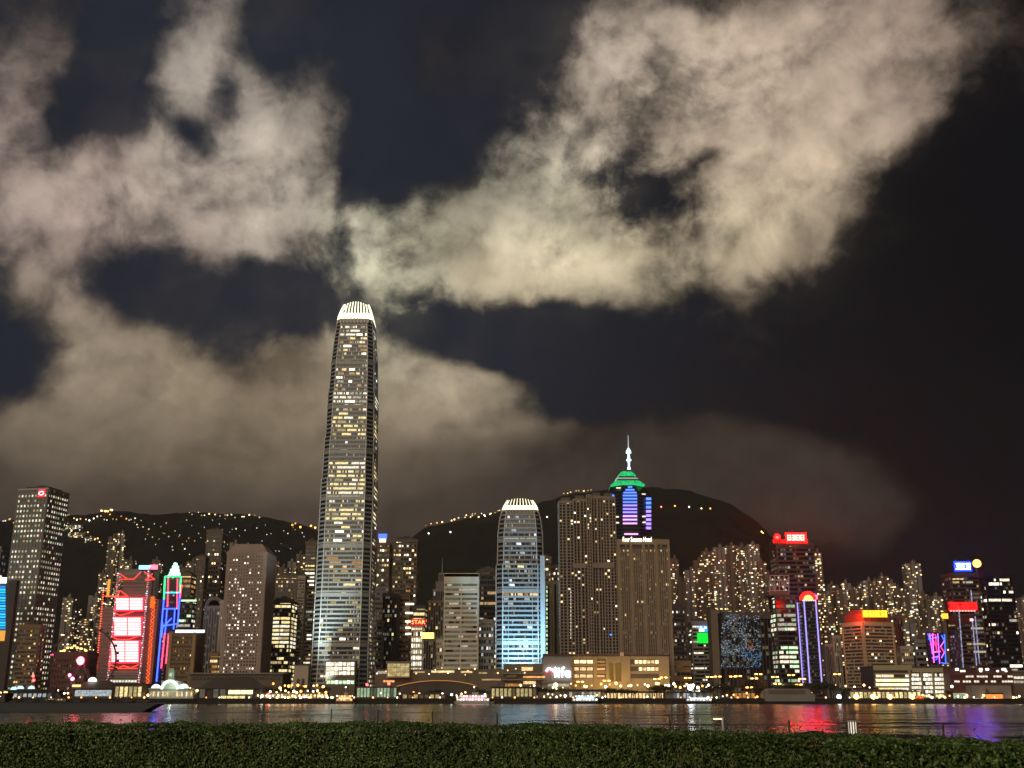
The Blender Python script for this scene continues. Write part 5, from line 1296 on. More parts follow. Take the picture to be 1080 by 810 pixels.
# --- lit podiums along the right shore
def lit_hall():
    Y = 1000; t = thing('terminal_building', 'long white terminal with wrapped bands of lit windows below the red roofed hotel', 'building', tuple(foot(962, Y)))
    w = mat('terminal_white', (.42, .39, .24)); mb = MB(); mb.pbox(922, 1003, 702.5, 741, Y + .6, 36, CDARK); mb.pbox(921, 962, 701.5, 707, Y - .4, 38, w); mb.pbox(962, 1004, 704.5, 709, Y - .4, 38, w)
    for k in range(5): mb.pbox(922, 960, 709.8 + k * 4.6, 711.4 + k * 4.6, Y - .2, 2, w)
    for x in (959.5, 972, 984, 996, 1002.5): mb.pbox(x, x + 1.9, 705, 741, Y - .6, 2, w)
    mb.build('wall', t, world=True)
    rr = random.Random(2)
    for k in range(4):
        x = 924
        while x < 958:
            ww = rr.choice((3, 5, 6)); x1 = min(959, x + ww)
            if rr.random() < .92: mb = MB(); mb.pbox(x, x1 - .4, 711.5 + k * 4.6, 714.2 + k * 4.6, Y, .5, lit('white' if rr.random() < .6 else 'yellow', 3 if k in (1, 2) else 2)); mb.build('window', t, world=True)
            x = x1
    for b, (x0, x1) in enumerate(((961.6, 971.8), (974, 983.8), (986, 995.8), (998, 1002.3))):
        for k in range(6):
            n = 4 if b < 3 else 2
            for j in range(n):
                if rr.random() < .9: x = x0 + (x1 - x0) * j / n; mb = MB(); mb.pbox(x + .2, x0 + (x1 - x0) * (j + 1) / n - .3, 710.5 + k * 4.4, 713.4 + k * 4.4, Y, .5, lit('white' if k != 5 else 'yellow', rr.choice((2, 2, 3)))); mb.build('window', t, world=True)
lit_hall()
def red_podium():
    Y = 985; t = thing('podium', 'dark red terminal podium with rows of white lights below the twin towers', 'building', tuple(foot(1035, Y)))
    mb = MB(); mb.pbox(1003, 1069, 705, 741, Y, 40, mat('dark_red_panel', (.11, .04, .04))); mb.pbox(1002, 1070, 704, 705.5, Y - 1, 42, CDARK)
    for y in (710.5, 716, 721): mb.pbox(1003, 1069, y, y + 1.4, Y - .8, 1.5, REDST)
    mb.build('wall', t, world=True); rr = random.Random(6)
    for y, p, k in ((706.8, .35, 3), (712.5, .75, 2), (717.8, .45, 2)):
        for j in range(22):
            if rr.random() < p and not (y > 712 and j < 5 and rr.random() < .5): x = 1004 + j * 2.95; mb = MB(); mb.pbox(x, x + 2.2, y, y + 1.9, Y - .5, .6, lit('white', k)); mb.build('window', t, world=True)
    for x, w in ((1008, 3), (1033, 3), (1040, 3), (1057, 4)): sign_panel(t, x, x + w, 704.8, 707, Y - 1.5, em('lamp_white', (1, .92, .78), 4), 'wall_light')
    b = thing('pier_block', 'plain grey ferry block in front of the dark red podium', 'building', tuple(foot(1046, 972)))
    mb = MB(); mb.pbox(1025, 1067, 722.5, 741, 972, 12, CGREY); mb.pbox(1024, 1068, 721.5, 722.5, 971.4, 13, CDARK); mb.build('wall', b, world=True)
    mb = MB(); mb.pbox(1040, 1043, 727, 735, 971.7, .5, CDARK); mb.build('opening', b, world=True)
    for k in range(6): mb = MB(); mb.pbox(1006 + k * 3.2, 1008.6 + k * 3.2, 731, 739, 984.3, .6, lit('white' if k % 2 else 'green', 1)); mb.build('window', t, world=True)
    for k in range(5): mb = MB(); mb.pbox(1027 + k * 2.6, 1029 + k * 2.6, 736.5, 738.5, 971.4, .4, lit('white', 2)); mb.build('window', b, world=True)
    c = thing('terminal_building', 'low white building with a lit window row cut by the right edge of the photo', 'building', tuple(foot(1080, Y)))
    mb = MB(); mb.pbox(1068.5, 1120, 708, 741, Y + 2, 30, CMID); mb.pbox(1068, 1120, 707, 708.5, Y + 1, 32, CGREY); mb.build('wall', c, world=True)
    for k in range(9): 
        for y in (713.5, 718): mb = MB(); mb.pbox(1069.5 + k * 3.4, 1072.2 + k * 3.4, y, y + 2.4, Y + 1.6, .5, lit('white', 2 if y < 716 else 1)); mb.build('window', c, world=True)
red_podium()
# ================================================================== the far waterfront
LG = 4.0
# --- globe lamps
POST = MB(); POST.bar((0, 0, 0), (0, 0, 1), .12, DMETAL, 5); POST_ME = POST.mesh('post')
LAMPC = {'warm': (1, .55, .20), 'white': (1, .86, .62), 'orange': (1, .36, .07), 'cool': (.75, .92, 1), 'red': (1, .04, .04), 'green': (.6, 1, .5), 'pink': (1, .12, .28)}
GL = {}
def globe_mesh(c, r, s):
    k = (c, r, s)
    if k not in GL: mb = MB(); mb.ball((0, 0, 0), r, em('lamp_%s_%s' % (c, ('soft', 'clear', 'bright', 'fierce')[s]), LAMPC[c], (3, 7, 14, 24)[s]), 7, 5); GL[k] = mb.mesh('globe')
    return GL[k]
LAMPLAB = {'warm': 'warm globe lamp on a post along the far promenade', 'white': 'white globe lamp on a post along the far promenade', 'orange': 'small orange lamp on a post along the far promenade', 'cool': 'cold white lamp on a post along the far promenade', 'red': 'small red signal lamp on a post on the far shore', 'green': 'pale green lamp on a post along the far promenade', 'pink': 'pink lamp on a post on the far shore'}
def lamp(px, py, Y, c='warm', r=.75, s=1):
    r = round(r * 1.2, 1)
    p = at(px, py, Y); h = max(1.0, p.z - LG)
    t = thing('promenade_lamp', LAMPLAB[c], 'lamp', (p.x, Y, LG), 0, c + ' lamps on the far shore')
    o = bpy.data.objects.new('post', POST_ME); COL.objects.link(o); o.parent = t; o.scale = (1, 1, h - r * .8)
    o = bpy.data.objects.new('globe', globe_mesh(c, r, s)); COL.objects.link(o); o.parent = t; o.location = (0, 0, h)
rl = random.Random(21)
def lamps(x0, x1, y0, y1, n, cols, Y0=949, Y1=985, r=(.5, .85), s=(0, 1, 1, 2)):
    for k in range(n):
        x = x0 + (x1 - x0) * (k + rl.uniform(.1, .9)) / n
        lamp(x, rl.uniform(y0, y1), rl.uniform(Y0, Y1), rl.choice(cols), round(rl.uniform(*r), 1), rl.choice(s))
lamps(0, 12, 727, 733, 4, ('warm',)); lamps(48, 72, 728, 736, 7, ('warm', 'white', 'orange')); lamps(120, 160, 733, 737, 8, ('warm', 'white'))
lamps(200, 240, 724, 736, 9, ('orange', 'warm')); lamps(270, 345, 733.5, 736.5, 26, ('warm', 'white', 'warm'), 949, 956); lamps(284, 345, 728, 731, 13, ('warm', 'orange', 'white'), 958, 966)
lamps(286, 342, 720, 726, 11, ('warm', 'orange'), 970, 985, (.7, 1.1)); lamps(345, 400, 733, 737, 9, ('white', 'green', 'warm')); lamps(400, 520, 730, 737, 26, ('warm', 'white', 'warm', 'orange', 'cool'))
lamps(520, 600, 732, 737, 16, ('warm', 'white')); lamps(545, 600, 722, 728, 7, ('warm', 'white')); lamps(600, 700, 732, 737, 20, ('warm', 'white', 'orange', 'green')); lamps(600, 705, 720, 725, 18, ('warm', 'white', 'orange'), 965, 985, (.6, 1.0))
lamps(700, 765, 721, 726, 17, ('warm', 'white', 'white', 'orange'), 965, 985, (.6, 1.0)); lamps(700, 770, 731, 737, 14, ('warm', 'white', 'cool', 'green')); lamps(770, 860, 729, 737, 14, ('warm', 'orange'))
lamps(880, 925, 722, 728, 5, ('warm', 'white')); lamps(972, 1080, 733, 737, 16, ('warm', 'white', 'orange')); lamps(395, 560, 704, 712, 22, ('warm', 'white'), 990, 1010, (.4, .6), (0, 1))
lamps(0, 540, 735.5, 738, 34, ('warm', 'white', 'orange'), 947, 949, (.4, .6), (0, 1, 1)); lamps(540, 1080, 735.5, 738, 30, ('warm', 'white', 'orange'), 947, 949, (.4, .6), (0, 1, 1))
lamp(35, 713, 960, 'red', 1.0, 2); lamp(35.5, 717.5, 960, 'red', 1.0, 2); lamp(35.5, 730, 956, 'red', 1.0, 2); lamp(55, 690.5, 990, 'pink', 1.0, 1); lamp(73.5, 712, 965, 'pink', 1.1, 2); lamp(76.5, 716, 965, 'pink', 1.3, 2); lamp(283, 732.5, 948.5, 'red', 1., 2)
lamp(387, 722, 980, 'red', .9, 2); lamp(410, 721, 980, 'red', 1.1, 2); lamp(728, 725, 955, 'cool', 1.9, 3); lamp(586, 722.5, 960, 'warm', 1.5, 2); lamp(885, 735, 949, 'cool', 1.5, 2); lamp(1004, 724, 955, 'white', .8, 2)
# --- orange high-mast lamps with two arms
def mast_lamp(px, py, Y=965):
    p = at(px, py, Y); h = p.z - LG
    t = thing('mast_lamp', 'tall orange double armed mast lamp over the far promenade', 'street lamp', (p.x, Y, LG), 0, 'orange mast lamps on the far shore')
    mb = MB(); mb.bar((0, 0, 0), (0, 0, h), .18, DMETAL, 6, .1); mb.build('pole', t)
    for sx in (-1, 1):
        mb = MB(); mb.bar((0, 0, h - .4), (sx * 1.9, 0, h + .8), .1, DMETAL, 5); a = mb.build('arm', t)
        mb = MB(); mb.box(sx * 1.9 - 1.05, sx * 1.9 + 1.05, -.5, .5, h + .35, h + 1.15, em('mast_lamp_orange', (1, .42, .08), 12)); mb.build('lamp_head', a)
for x, y in [(725.5, 716), (748.5, 715), (757, 714.5), (773, 714.5), (778.5, 714), (795.5, 716.5), (800, 712), (817.5, 715), (834.5, 713), (846, 717), (790.5, 726), (842.5, 723), (612, 720), (640, 719), (693, 717), (883, 712), (820, 722), (700, 715.5)]: mast_lamp(x, y, 960 + (int(x) % 5) * 5)

# --- trees
BARK = mat('bark', (.07, .055, .04), .9)
def leafm():
    w = bpy.data.materials.new('tree_leaf'); w.use_nodes = True; t = NT(w.node_tree); b = t.n['Principled BSDF']
    g = t.new('ShaderNodeNewGeometry'); rp = t.new('ShaderNodeValToRGB'); t.put(rp.inputs[0], g.outputs['Random Per Island'])
    e = rp.color_ramp.elements; e[0].color = (.020, .030, .012, 1); e[1].color = (.070, .080, .030, 1); t.put(b.inputs['Base Color'], rp.outputs[0]); b.inputs['Roughness'].default_value = .7
    return w
LEAFM = leafm()
def tree_proto(seed, loc):
    rg = np.random.default_rng(seed); rr = random.Random(seed)
    t = thing('tree', 'dark leafy tree on the far promenade among the lamps', 'tree', loc, 0, 'trees along the far promenade')
    mb = MB(); mb.bar((0, 0, 0), (.02, 0, .42), .035, BARK, 7, .022)
    tips = []
    for k in range(6):
        a = 6.28 * k / 6 + rr.random(); b = Vector((.25 * math.cos(a), .25 * math.sin(a), .62 + .15 * rr.random())); mb.bar((.02, 0, .30 + .02 * k), b, .017, BARK, 5, .007); tips.append(b)
    mb.build('trunk', t)
    C = [(v.x * 1.1, v.y * 1.1, v.z, .17) for v in tips] + [(0, 0, .8, .2), (.1, .05, .7, .22), (-.12, 0, .62, .2)]
    V = []; N = 900
    for i in range(N):
        c = rr.choice(C); d = rg.normal(0, 1, 3); d /= np.linalg.norm(d); p = np.array(c[:3]) + d * c[3] * (.55 + .5 * rr.random()) * np.array([1, 1, .8])
        n = d + rg.normal(0, .6, 3); n /= np.linalg.norm(n); u = np.cross(n, rg.normal(0, 1, 3)); u /= np.linalg.norm(u); v = np.cross(n, u); s = .022 + .02 * rr.random()
        V += [p - u * s, p + v * s * .6, p + u * s, p - v * s * .6]
    me = bpy.data.meshes.new('crown'); me.from_pydata([tuple(map(float, v)) for v in V], [], [(4 * i, 4 * i + 1, 4 * i + 2, 4 * i + 3) for i in range(N)]); me.materials.append(LEAFM)
    o = bpy.data.objects.new('crown', me); COL.objects.link(o); o.parent = t
    return t
protos = []; first = True
spots = [(x, rl.uniform(722, 727), rl.uniform(968, 985)) for x in (283, 292, 301, 310, 318, 327, 335, 343)] + [(560, 724, 962), (567, 723, 966), (575, 724, 962), (583, 725, 964), (592, 724, 966), (598, 725, 962), (636, 726, 958), (643, 724, 960), (650, 725, 956), (656, 725, 960), (662, 726, 956), (668, 727, 958), (690, 722, 958), (697, 720, 956), (702, 722, 960),
         (748, 722, 958), (756, 719, 960), (764, 720, 956), (771, 722, 958), (797, 723, 956), (804, 722, 958), (811, 725, 960), (822, 720, 966), (832, 718, 968), (842, 720, 966), (852, 722, 962), (861, 718, 964), (868, 717, 960), (875, 719, 962), (881, 722, 958), (892, 724, 962), (250, 726, 968), (275, 725, 962), (222, 728, 966), (508, 726, 966), (516, 727, 962), (380, 724, 975), (455, 727, 960), (463, 726, 962), (540, 727, 964), (1000, 727, 965), (60, 728, 970), (205, 727, 968)]
for k, (x, y, Y) in enumerate(spots):
    p = at(x, y, Y); h = p.z - LG
    if k < 4: o = tree_proto(30 + k, (p.x, Y, LG)); protos.append(o); o.scale = (h, h, h)
    else: o = dup(protos[k % 4], (p.x, Y, LG), rotz=rl.uniform(0, 6), scale=(h * rl.uniform(.9, 1.35), h * rl.uniform(.9, 1.35), h))

# --- observation wheel
def wheel():
    Y = 975; c = at(88, 697, Y); Rr = c.z - 4 - 4.5
    Rr = (at(88, 662, Y).z - c.z)
    t = thing('observation_wheel', 'large unlit observation wheel with a glaring pink lamp at its hub', 'ferris wheel', (c.x, Y, LG))
    wm = mat('wheel_steel', (.10, .085, .085), .5, .2); n = 56
    for s in (-1.2, 1.2):
        mb = MB()
        for k in range(n):
            a, b = 6.2832 * k / n, 6.2832 * (k + 1) / n
            mb.bar(c + Vector((Rr * math.cos(a), s, Rr * math.sin(a))), c + Vector((Rr * math.cos(b), s, Rr * math.sin(b))), .42, wm, 5)
        mb.build('rim', t, world=True)
    mb = MB()
    for k in range(28): a = 6.2832 * k / 28; mb.bar(c, c + Vector((Rr * math.cos(a), 0, Rr * math.sin(a))), .09, wm, 4)
    mb.build('spokes', t, world=True)
    for k in range(28):
        a = 6.2832 * k / 28; q = c + Vector(((Rr + 1.6) * math.cos(a), 0, (Rr + 1.6) * math.sin(a)))
        mb = MB(); mb.box(q.x - .9, q.x + .9, Y - .9, Y + .9, q.z - 1.1, q.z + 1.0, CDARK); mb.box(q.x - .75, q.x + .75, Y - 1, Y - .9, q.z - .4, q.z + .6, GLASSB); mb.build('cabin', t, world=True)
    for sx in (-1, 1):
        for sy in (-5, 5): mb = MB(); mb.bar(c + Vector((0, sy * .3, 0)), (c.x + sx * 15, Y + sy, LG), .6, wm, 6); mb.build('leg', t, world=True)
    h = at(85.6, 696.8, Y - 3)
    mb = MB(); mb.bar(c + Vector((0, -3, 0)), c + Vector((0, 3, 0)), 1.2, wm, 10); hb = mb.build('hub', t, world=True)
    mb = MB(); mb.ball((c.x - 1, Y - 4, c.z), 3.1, em('hub_pink', (1, .07, .12), 16), 12, 8, 1.15); mb.build('hub_lamp', t, world=True)
wheel()

# --- piers and ferry terminals
def pier(label, px0, px1, pyr, Y, col=CDARK, openings=8, tint='warm', lev=2, hip=0., o0=.3, o1=.9, roofm=CDARK, dep=26, name='ferry_pier', pan=.7, skip=.0):
    t = thing(name, label, 'pier', tuple(Vector((at((px0 + px1) / 2, 736, Y).x, Y, 2.5))))
    zr = at(px0, pyr, Y).z; x0 = at(px0, 736, Y).x; x1 = at(px1, 736, Y).x; zt = zr - (zr - LG) * hip
    mb = MB(); mb.box(x0, x1, Y + .8, Y + dep, LG, zt, col); mb.box(x0 - 1, x1 + 1, Y - 2, Y + dep, 2.0, LG + .2, STONE); mb.build('wall', t, world=True)
    mb = MB()
    if hip: mb.raw([(x0 - 1.5, Y - 1, zt), (x1 + 1.5, Y - 1, zt), (x1 + 1.5, Y + dep, zt), (x0 - 1.5, Y + dep, zt), (x0 + (x1 - x0) * .22, Y + dep * .4, zr), (x1 - (x1 - x0) * .22, Y + dep * .4, zr)], [(0, 1, 5, 4), (1, 2, 5), (2, 3, 4, 5), (3, 0, 4), (3, 2, 1, 0)], roofm)
    else: mb.box(x0 - 1, x1 + 1, Y - 1, Y + dep, zt, zt + .8, roofm)
    mb.build('roof', t, world=True)
    H = zt - LG; rr = random.Random(int(px0))
    for k in range(openings):
        a = x0 + (x1 - x0) * (k + (1 - pan) / 2) / openings; b = x0 + (x1 - x0) * (k + (1 + pan) / 2) / openings
        if rr.random() < skip: continue
        mb = MB(); mb.box(a, b, Y + .4, Y + .9, LG + H * o0, LG + H * o1, lit(tint, min(3, max(0, lev + rr.choice((-1, 0, 0)))))); mb.build('window', t, world=True)
    mb = MB()
    for k in range(openings + 1): x = x0 + (x1 - x0) * k / openings; mb.box(x - .25, x + .25, Y - .6, Y + .2, 2.5, zt, col)
    mb.build('columns', t, world=True)
    return t
t = pier('dark pier with three blue-white glowing canopies at the far left', 8, 54, 728, 950, openings=9, tint='cool', lev=1, o0=.2, o1=.6)
for x, y in ((14.5, 726), (21.5, 725), (33, 725)):
    mb = MB(); mb.ball(at(x, y + 1.5, 950), 2.8, em('canopy_blue', (.55, .85, 1), 1.6), 10, 4, .9, True); mb.build('canopy', t, world=True)
t = pier('dark roofed pier with one long blue-white window band and a white dome lamp', 77, 118, 717.5, 952, openings=1, tint='cool', lev=1, hip=.45, o0=.25, o1=.85, pan=.94)
mb = MB(); mb.ball(at(97.5, 718.5, 960), 3.6, em('dome_white', (1, .92, .88), 3.2), 12, 5, .9, True); mb.build('dome_lamp', t, world=True)
mb = MB(); mb.pbox(76, 85, 722, 724.5, 951, .6, em('strip_yellow', (1, .72, .25), 1.6)); mb.build('light_strip', t, world=True)
pier('golden lit pier hall in front of the bank with three screens', 120, 149, 722, 954, CMID, 6, 'yellow', 2, 0, .15, .85)
def star_pier():
    Y = 946; t = thing('ferry_pier', 'white classical ferry pier with a pale green clock tower and three floodlit arches', 'pier', (at(180, 736, Y).x, Y, 2.5))
    g = mat('pier_white', (.55, .60, .52), .6); mb = MB(); mb.pbox(157, 204, 727, 736.6, Y + 1, 24, g); mb.pbox(156, 205, 725.8, 727.2, Y, 26, g); mb.pbox(170, 188, 718, 727, Y + .4, 16, g); mb.pbox(155, 206, 736.6, 739, Y - 2, 28, STONE); mb.build('wall', t, world=True)
    mb = MB(); mb.pbox(177.3, 183.8, 707, 718, Y + 4, 5, GREEN); mb.pbox(176.6, 184.5, 716, 718, Y + 3.6, 6, GREEN); mb.pbox(178.2, 183, 704.8, 707, Y + 4.4, 4, GREEN); tw = mb.build('clock_tower', t, world=True)
    mb = MB(); mb.bar(at(180.5, 711.5, Y + 4.1), at(180.5, 711.5, Y + 3.8), 1.6, em('clock_glow', (.75, 1, .8), .7), 14); mb.build('clock_face', tw, world=True)
    dm = em('dome_painted_glow', (.86, 1, .90), 1.7)  # floodlight on the domes and arch, painted in as emission
    for x, y, rx in ((164.5, 724.5, 5.2), (193.5, 724.5, 5.6)):
        c = at(x, y + 2, Y + 4); mb = MB(); mb.ball(c, rx * .78, dm, 14, 5, .95, True); mb.build('dome', t, world=True)
    c = at(179, 727, Y + .2); mb = MB(); n = 16
    for k in range(n):
        a, b = math.pi * k / n, math.pi * (k + 1) / n
        mb.bar(c + Vector((6.6 * math.cos(a), 0, 6.8 * math.sin(a))), c + Vector((6.6 * math.cos(b), 0, 6.8 * math.sin(b))), 1.15, dm, 6)
    mb.build('arch', t, world=True)
    for k in range(18):
        if k % 5 == 4: continue
        mb = MB(); x = 158.5 + k * 2.5; mb.pbox(x, x + 1.5, 729.5, 734.5, Y + .6, .6, lit('warm' if k % 3 else 'white', 1 + k % 2)); mb.build('window', t, world=True)
    l = lamp_light('arch_wash', 'POINT', tuple(at(180.5, 722, Y - 6)), 1800, (.75, 1, .8), size=1)
star_pier()
t = pier('broad dark pitched roof pier glowing bright yellow-white under its eaves', 209, 274, 713.5, 952, CDARK, 9, 'white', 1, .55, .1, .95, skip=.3)
for x in (241, 247.5, 254, 260.5): mb = MB(); mb.pbox(x, x + 5.8, 728, 732, 950.8, .6, lit('yellow', 3)); mb.build('window', t, world=True); mb = MB(); mb.pbox(x - 8, x - 2.5, 734, 736.8, 950.6, .6, lit('yellow', 2)); mb.build('window', t, world=True)
pier('low pier of pale green lit bays below the tallest tower', 376, 418, 725, 949, CMID, 12, 'green', 1, 0, .15, .95)
pier('small dark canopy pier between the green lit pier and the bright boat', 424, 470, 730, 949, CDARK, 8, 'warm', 1, .3, .1, .9)
pier('low pier glowing amber and green below the terraced mall', 518, 566, 725, 950, CDARK, 11, 'yellow', 1, .0, .2, .9)
pier('small white lit ticket hall behind the blue boat', 600, 634, 728, 956, CMID, 8, 'white', 1, 0, .2, .8, name='ticket_hall')
pier('long flat white and teal lit pier below the green screen tower', 703, 752, 730.5, 949, CGREY, 14, 'cool', 1, 0, .1, .9, skip=.2)
pier('low arcade of warm lit openings below the hotel podium', 640, 700, 730, 962, CMID, 16, 'warm', 2, 0, .1, .85, name='promenade_arcade', dep=10)
pier('long low arcade of warm lit openings behind the pitched roof pier', 276, 345, 731, 968, CMID, 18, 'warm', 2, 0, .1, .85, name='promenade_arcade', dep=10)
pier('low dim arcade behind the sparkling dark block trees', 760, 806, 730, 966, CMID, 10, 'orange', 1, 0, .1, .85, name='promenade_arcade', dep=10, skip=.3)
# covered berth
t = thing('covered_berth', 'long dull grey covered berth lying unlit at the waterline', 'pier', (at(832, 736, 944).x, 944, 1))
mb = MB(); x0, x1 = at(806, 736, 944).x, at(858, 736, 944).x; mb.extr([(x0, 2), (x1, 2), (x1, 7), (x1 - 5, 12.0), (x0 + 3, 12.0), (x0, 9)], 940, 956, CGREY); mb.build('hull', t, world=True)
mb = MB(); mb.box(x0 + 3, x1 - 8, 939.6, 940.0, 8, 11, CMID); mb.build('side_panel', t, world=True)
mb = MB(); mb.box(x0 - 20, x1 + 18, 938, 957, .2, 2.0, BLACK); mb.build('pontoon', t, world=True)
t = pier('dark roofed pier with four fierce orange lamps and yellow lit bays', 897, 972, 727, 948, CDARK, 16, 'yellow', 2, .25, .1, .95)
for x in (903, 921, 938.5, 962): mb = MB(); mb.ball(at(x, 734.8, 945.5), 2.0, em('pier_orange', (1, .48, .10), 16), 8, 6); mb.build('lamp', t, world=True)
mb = MB(); mb.pbox(965, 974, 734, 738, 945, 2, em('kiosk_orange', (1, .22, .03), .9, True, .7, .7)); mb.build('kiosk', t, world=True)
t = thing('food_kiosk', 'orange glowing kiosk under a small roof at the right waterfront', 'kiosk', (at(1049, 736, 948).x, 948, LG))
mb = MB(); mb.pbox(1041, 1058, 730.5, 732, 947, 8, CDARK); mb.build('roof', t, world=True)
for x in (1041.5, 1046, 1050.5, 1055): mb = MB(); mb.pbox(x, x + 2.8, 732.5, 737, 948, 3, em('kiosk_glow', (1, .25, .04), 1.8, True, .5, .8)); mb.build('lit_bay', t, world=True)
# --- malls behind the piers
def mall():
    Y = 1000; t = thing('shopping_mall', 'low brown mall with an arched roof edged in orange light', 'building', tuple(foot(465, Y)))
    mb = MB(); mb.pbox(395, 532, 706, 741, Y, 40, CMID); pf = []
    mb.build('wall', t, world=True)
    mb = MB(); ar = em('arc_orange', (1, .42, .10), .5); pts = [(418, 724), (430, 721), (442, 719), (456, 717.8), (470, 717.8), (484, 719), (497, 721.5), (503, 724)]
    for a, b in zip(pts, pts[1:]): mb.bar(at(*a, Y - 6), at(*b, Y - 6), .4, ar, 5)
    mb.build('light_edge', t, world=True)
    A = [at(x, y, Y - 5) for x, y in pts]; mb = MB(); mb.extr([(a.x, a.z) for a in A][::-1] + [(A[0].x, 6), (A[-1].x, 6)], Y - 4.6, Y, CDARK); mb.build('arched_roof', t, world=True)
    rr = random.Random(12)
    for x0, x1, y, h, tt in [(455, 479, 707.2, 2.2, ('yellow', 2)), (436, 448, 708, 1.6, ('warm', 1)), (486, 498, 707.8, 1.8, ('warm', 2)), (505, 514, 709, 1.6, ('warm', 1)), (398, 410, 708, 2.5, ('white', 1)), (404, 416, 717.5, 2, ('orange', 2)), (508, 528, 716, 1.6, ('warm', 1))]:
        mb = MB(); mb.pbox(x0, x1, y, y + h, Y - .4, .6, lit(*tt)); mb.build('window', t, world=True)
    g = thing('glass_pavilion', 'softly glowing yellow glass cube above the mall roof', 'building', tuple(at(420, 714.5, 992)))
    mb = MB(); mb.pbox(408, 432, 698.5, 714.5, 993, 14, CPALE); mb.pbox(407.5, 432.5, 697.6, 699, 992, 16, CGREY); mb.build('wall', g, world=True)
    for i in range(3):
        for j in range(5): mb = MB(); mb.pbox(409 + j * 4.6, 413.1 + j * 4.6, 700 + i * 4.6, 704 + i * 4.6, 992.5, .6, em('pavilion_glow', (1, .78, .34), .55, True, .45, .3)); mb.build('pane', g, world=True)
    d = thing('terraced_mall', 'stacked terraces with lit openings and a white life sign', 'building', tuple(foot(566, 995)))
    mb = MB(); mb.pbox(531, 572, 700, 741, 998, 30, CMID); mb.pbox(572, 603, 693, 741, 996, 36, CGREY); mb.pbox(573, 602, 689.5, 690.8, 1000, 24, REDST); mb.pbox(573, 602, 691.5, 692.6, 998, 24, CGREY); mb.pbox(530, 574, 709.5, 711, 994, 6, CGREY); mb.pbox(530, 574, 716, 717.4, 992, 8, CGREY); mb.pbox(571, 604, 718.5, 720, 993, 6, CGREY); mb.build('wall', d, world=True)
    for x0, x1, y0, y1, tt in [(550, 562, 703.5, 707.5, ('warm', 2)), (552, 575, 713, 715, ('orange', 2)), (552, 565, 718.5, 721.5, ('warm', 2)), (534, 545, 712, 714.5, ('warm', 0)), (533, 548, 721, 725, ('orange', 1)), (578, 600, 721, 724, ('white', 1))]:
        mb = MB(); mb.pbox(x0, x1, y0, y1, 994.6 if x0 < 572 else 995.6, .5, lit(*tt)); mb.build('window', d, world=True)
    s = thing('wall_sign', 'white lettered life sign with a red and white swoosh on the terraced mall', 'sign', tuple(at(590, 715, 994)))
    text_on('life', 585, 602, 703.5, 714.5, 994, em('letter_cool_white', (.92, .94, 1), 6), s)
    mb = MB(); pr = [(576, 707.8), (579, 704.6), (582.5, 706.4), (585.5, 708.6), (588, 709)]
    for a, b in zip(pr, pr[1:]): mb.bar(at(*a, 994), at(*b, 994), .8, em('swoosh_white', (1, .85, .85), 5), 5)
    mb.build('swoosh', s, world=True)
    mb = MB()
    for a, b in zip(pr[:3], pr[1:3]): mb.bar(at(a[0] + .5, a[1] + 1.6, 994.2), at(b[0], b[1] + 1.6, 994.2), .7, em('swoosh_red', (1, .05, .08), 5), 5)
    mb.build('red_stroke', s, world=True)  # lower stroke of the swoosh, red by its own colour
mall()
# --- boats
def ferry(label, px, Y, L, hull, cab, tint, lev, decks=2, glow=None):
    x = at(px, 740, Y).x; t = thing('ferry', label, 'boat', (x, Y, 0))
    mb = MB(); h = L / 2; B = L * .11
    n = [(-h, 0), (-h * .92, -B), (h * .75, -B), (h, 0), (h * .75, B), (-h * .92, B)]; lo = [(a * .93, b * .8) for a, b in n]
    mb.prism(lo, -.6, 2.0, hull, n); mb.build('hull', t)
    for d in range(decks):
        z = 2.0 + d * 2.6; w = h * (.86 - .14 * d); mb = MB(); mb.box(-w, w * .85, -B * .8, B * .8, z, z + 2.3, cab); mb.box(-w - .4, w * .85 + .6, -B * .9, B * .9, z + 2.3, z + 2.6, hull); c = mb.build('cabin', t)
        k = max(5, int(w * 1.7 / 2.2))
        for j in range(k):
            mb = MB(); a = -w + (j + .2) * w * 1.85 / k; mb.box(a, a + w * 1.85 / k * .65, -B * .8 - .12, -B * .8 + .1, z + .8, z + 2.0, lit(tint, lev if j % 3 else max(0, lev - 1))); mb.build('window', c)
    mb = MB(); mb.box(-h * .1, h * .2, -B * .5, B * .5, 2 + decks * 2.6, 3.8 + decks * 2.6, cab); mb.build('wheelhouse', t)
    mb = MB(); mb.bar((0, 0, 3.5 + decks * 2.6), (0, 0, 8 + decks * 2.6), .12, METAL, 5); m_ = mb.build('mast', t)
    mb = MB(); mb.ball((0, 0, 8 + decks * 2.6), .5, em('mast_white', (1, .9, .75), 8), 6, 4); mb.build('mast_lamp', m_)
    if glow:
        mb = MB(); mb.box(-h * .6, h * .5, -B * .95, -B * .85, 4.3, 4.7, em('boat_strip_' + glow[0], glow[1], glow[2])); mb.build('light_strip', t)
    return t
WP = mat('boat_white', (.65, .64, .62), .4); DKH = mat('boat_dark', (.03, .035, .04), .4)
ferry('orange-white lit ferry moored below the tallest tower', 364, 934, 17, REDST, WP, 'orange', 3, 2, ('orange', (1, .45, .2), 5))
ferry('brilliantly lit white and pink boat near the middle of the shore', 500, 932, 34, WP, WP, 'white', 3, 2, ('pink', (1, .12, .3), 7))
ferry('cyan glowing boat below the hotel podium', 618, 933, 26, DKH, WP, 'cool', 3, 2, ('cyan', (.35, .75, 1), 5))
ferry('cold white lit boat below the green screen tower', 738, 933, 26, DKH, WP, 'cool', 3, 1, ('ice', (.6, .9, 1), 4))
ferry('small warm lit boat moored left of the white classical pier', 60, 930, 22, DKH, DKH, 'warm', 1, 1)
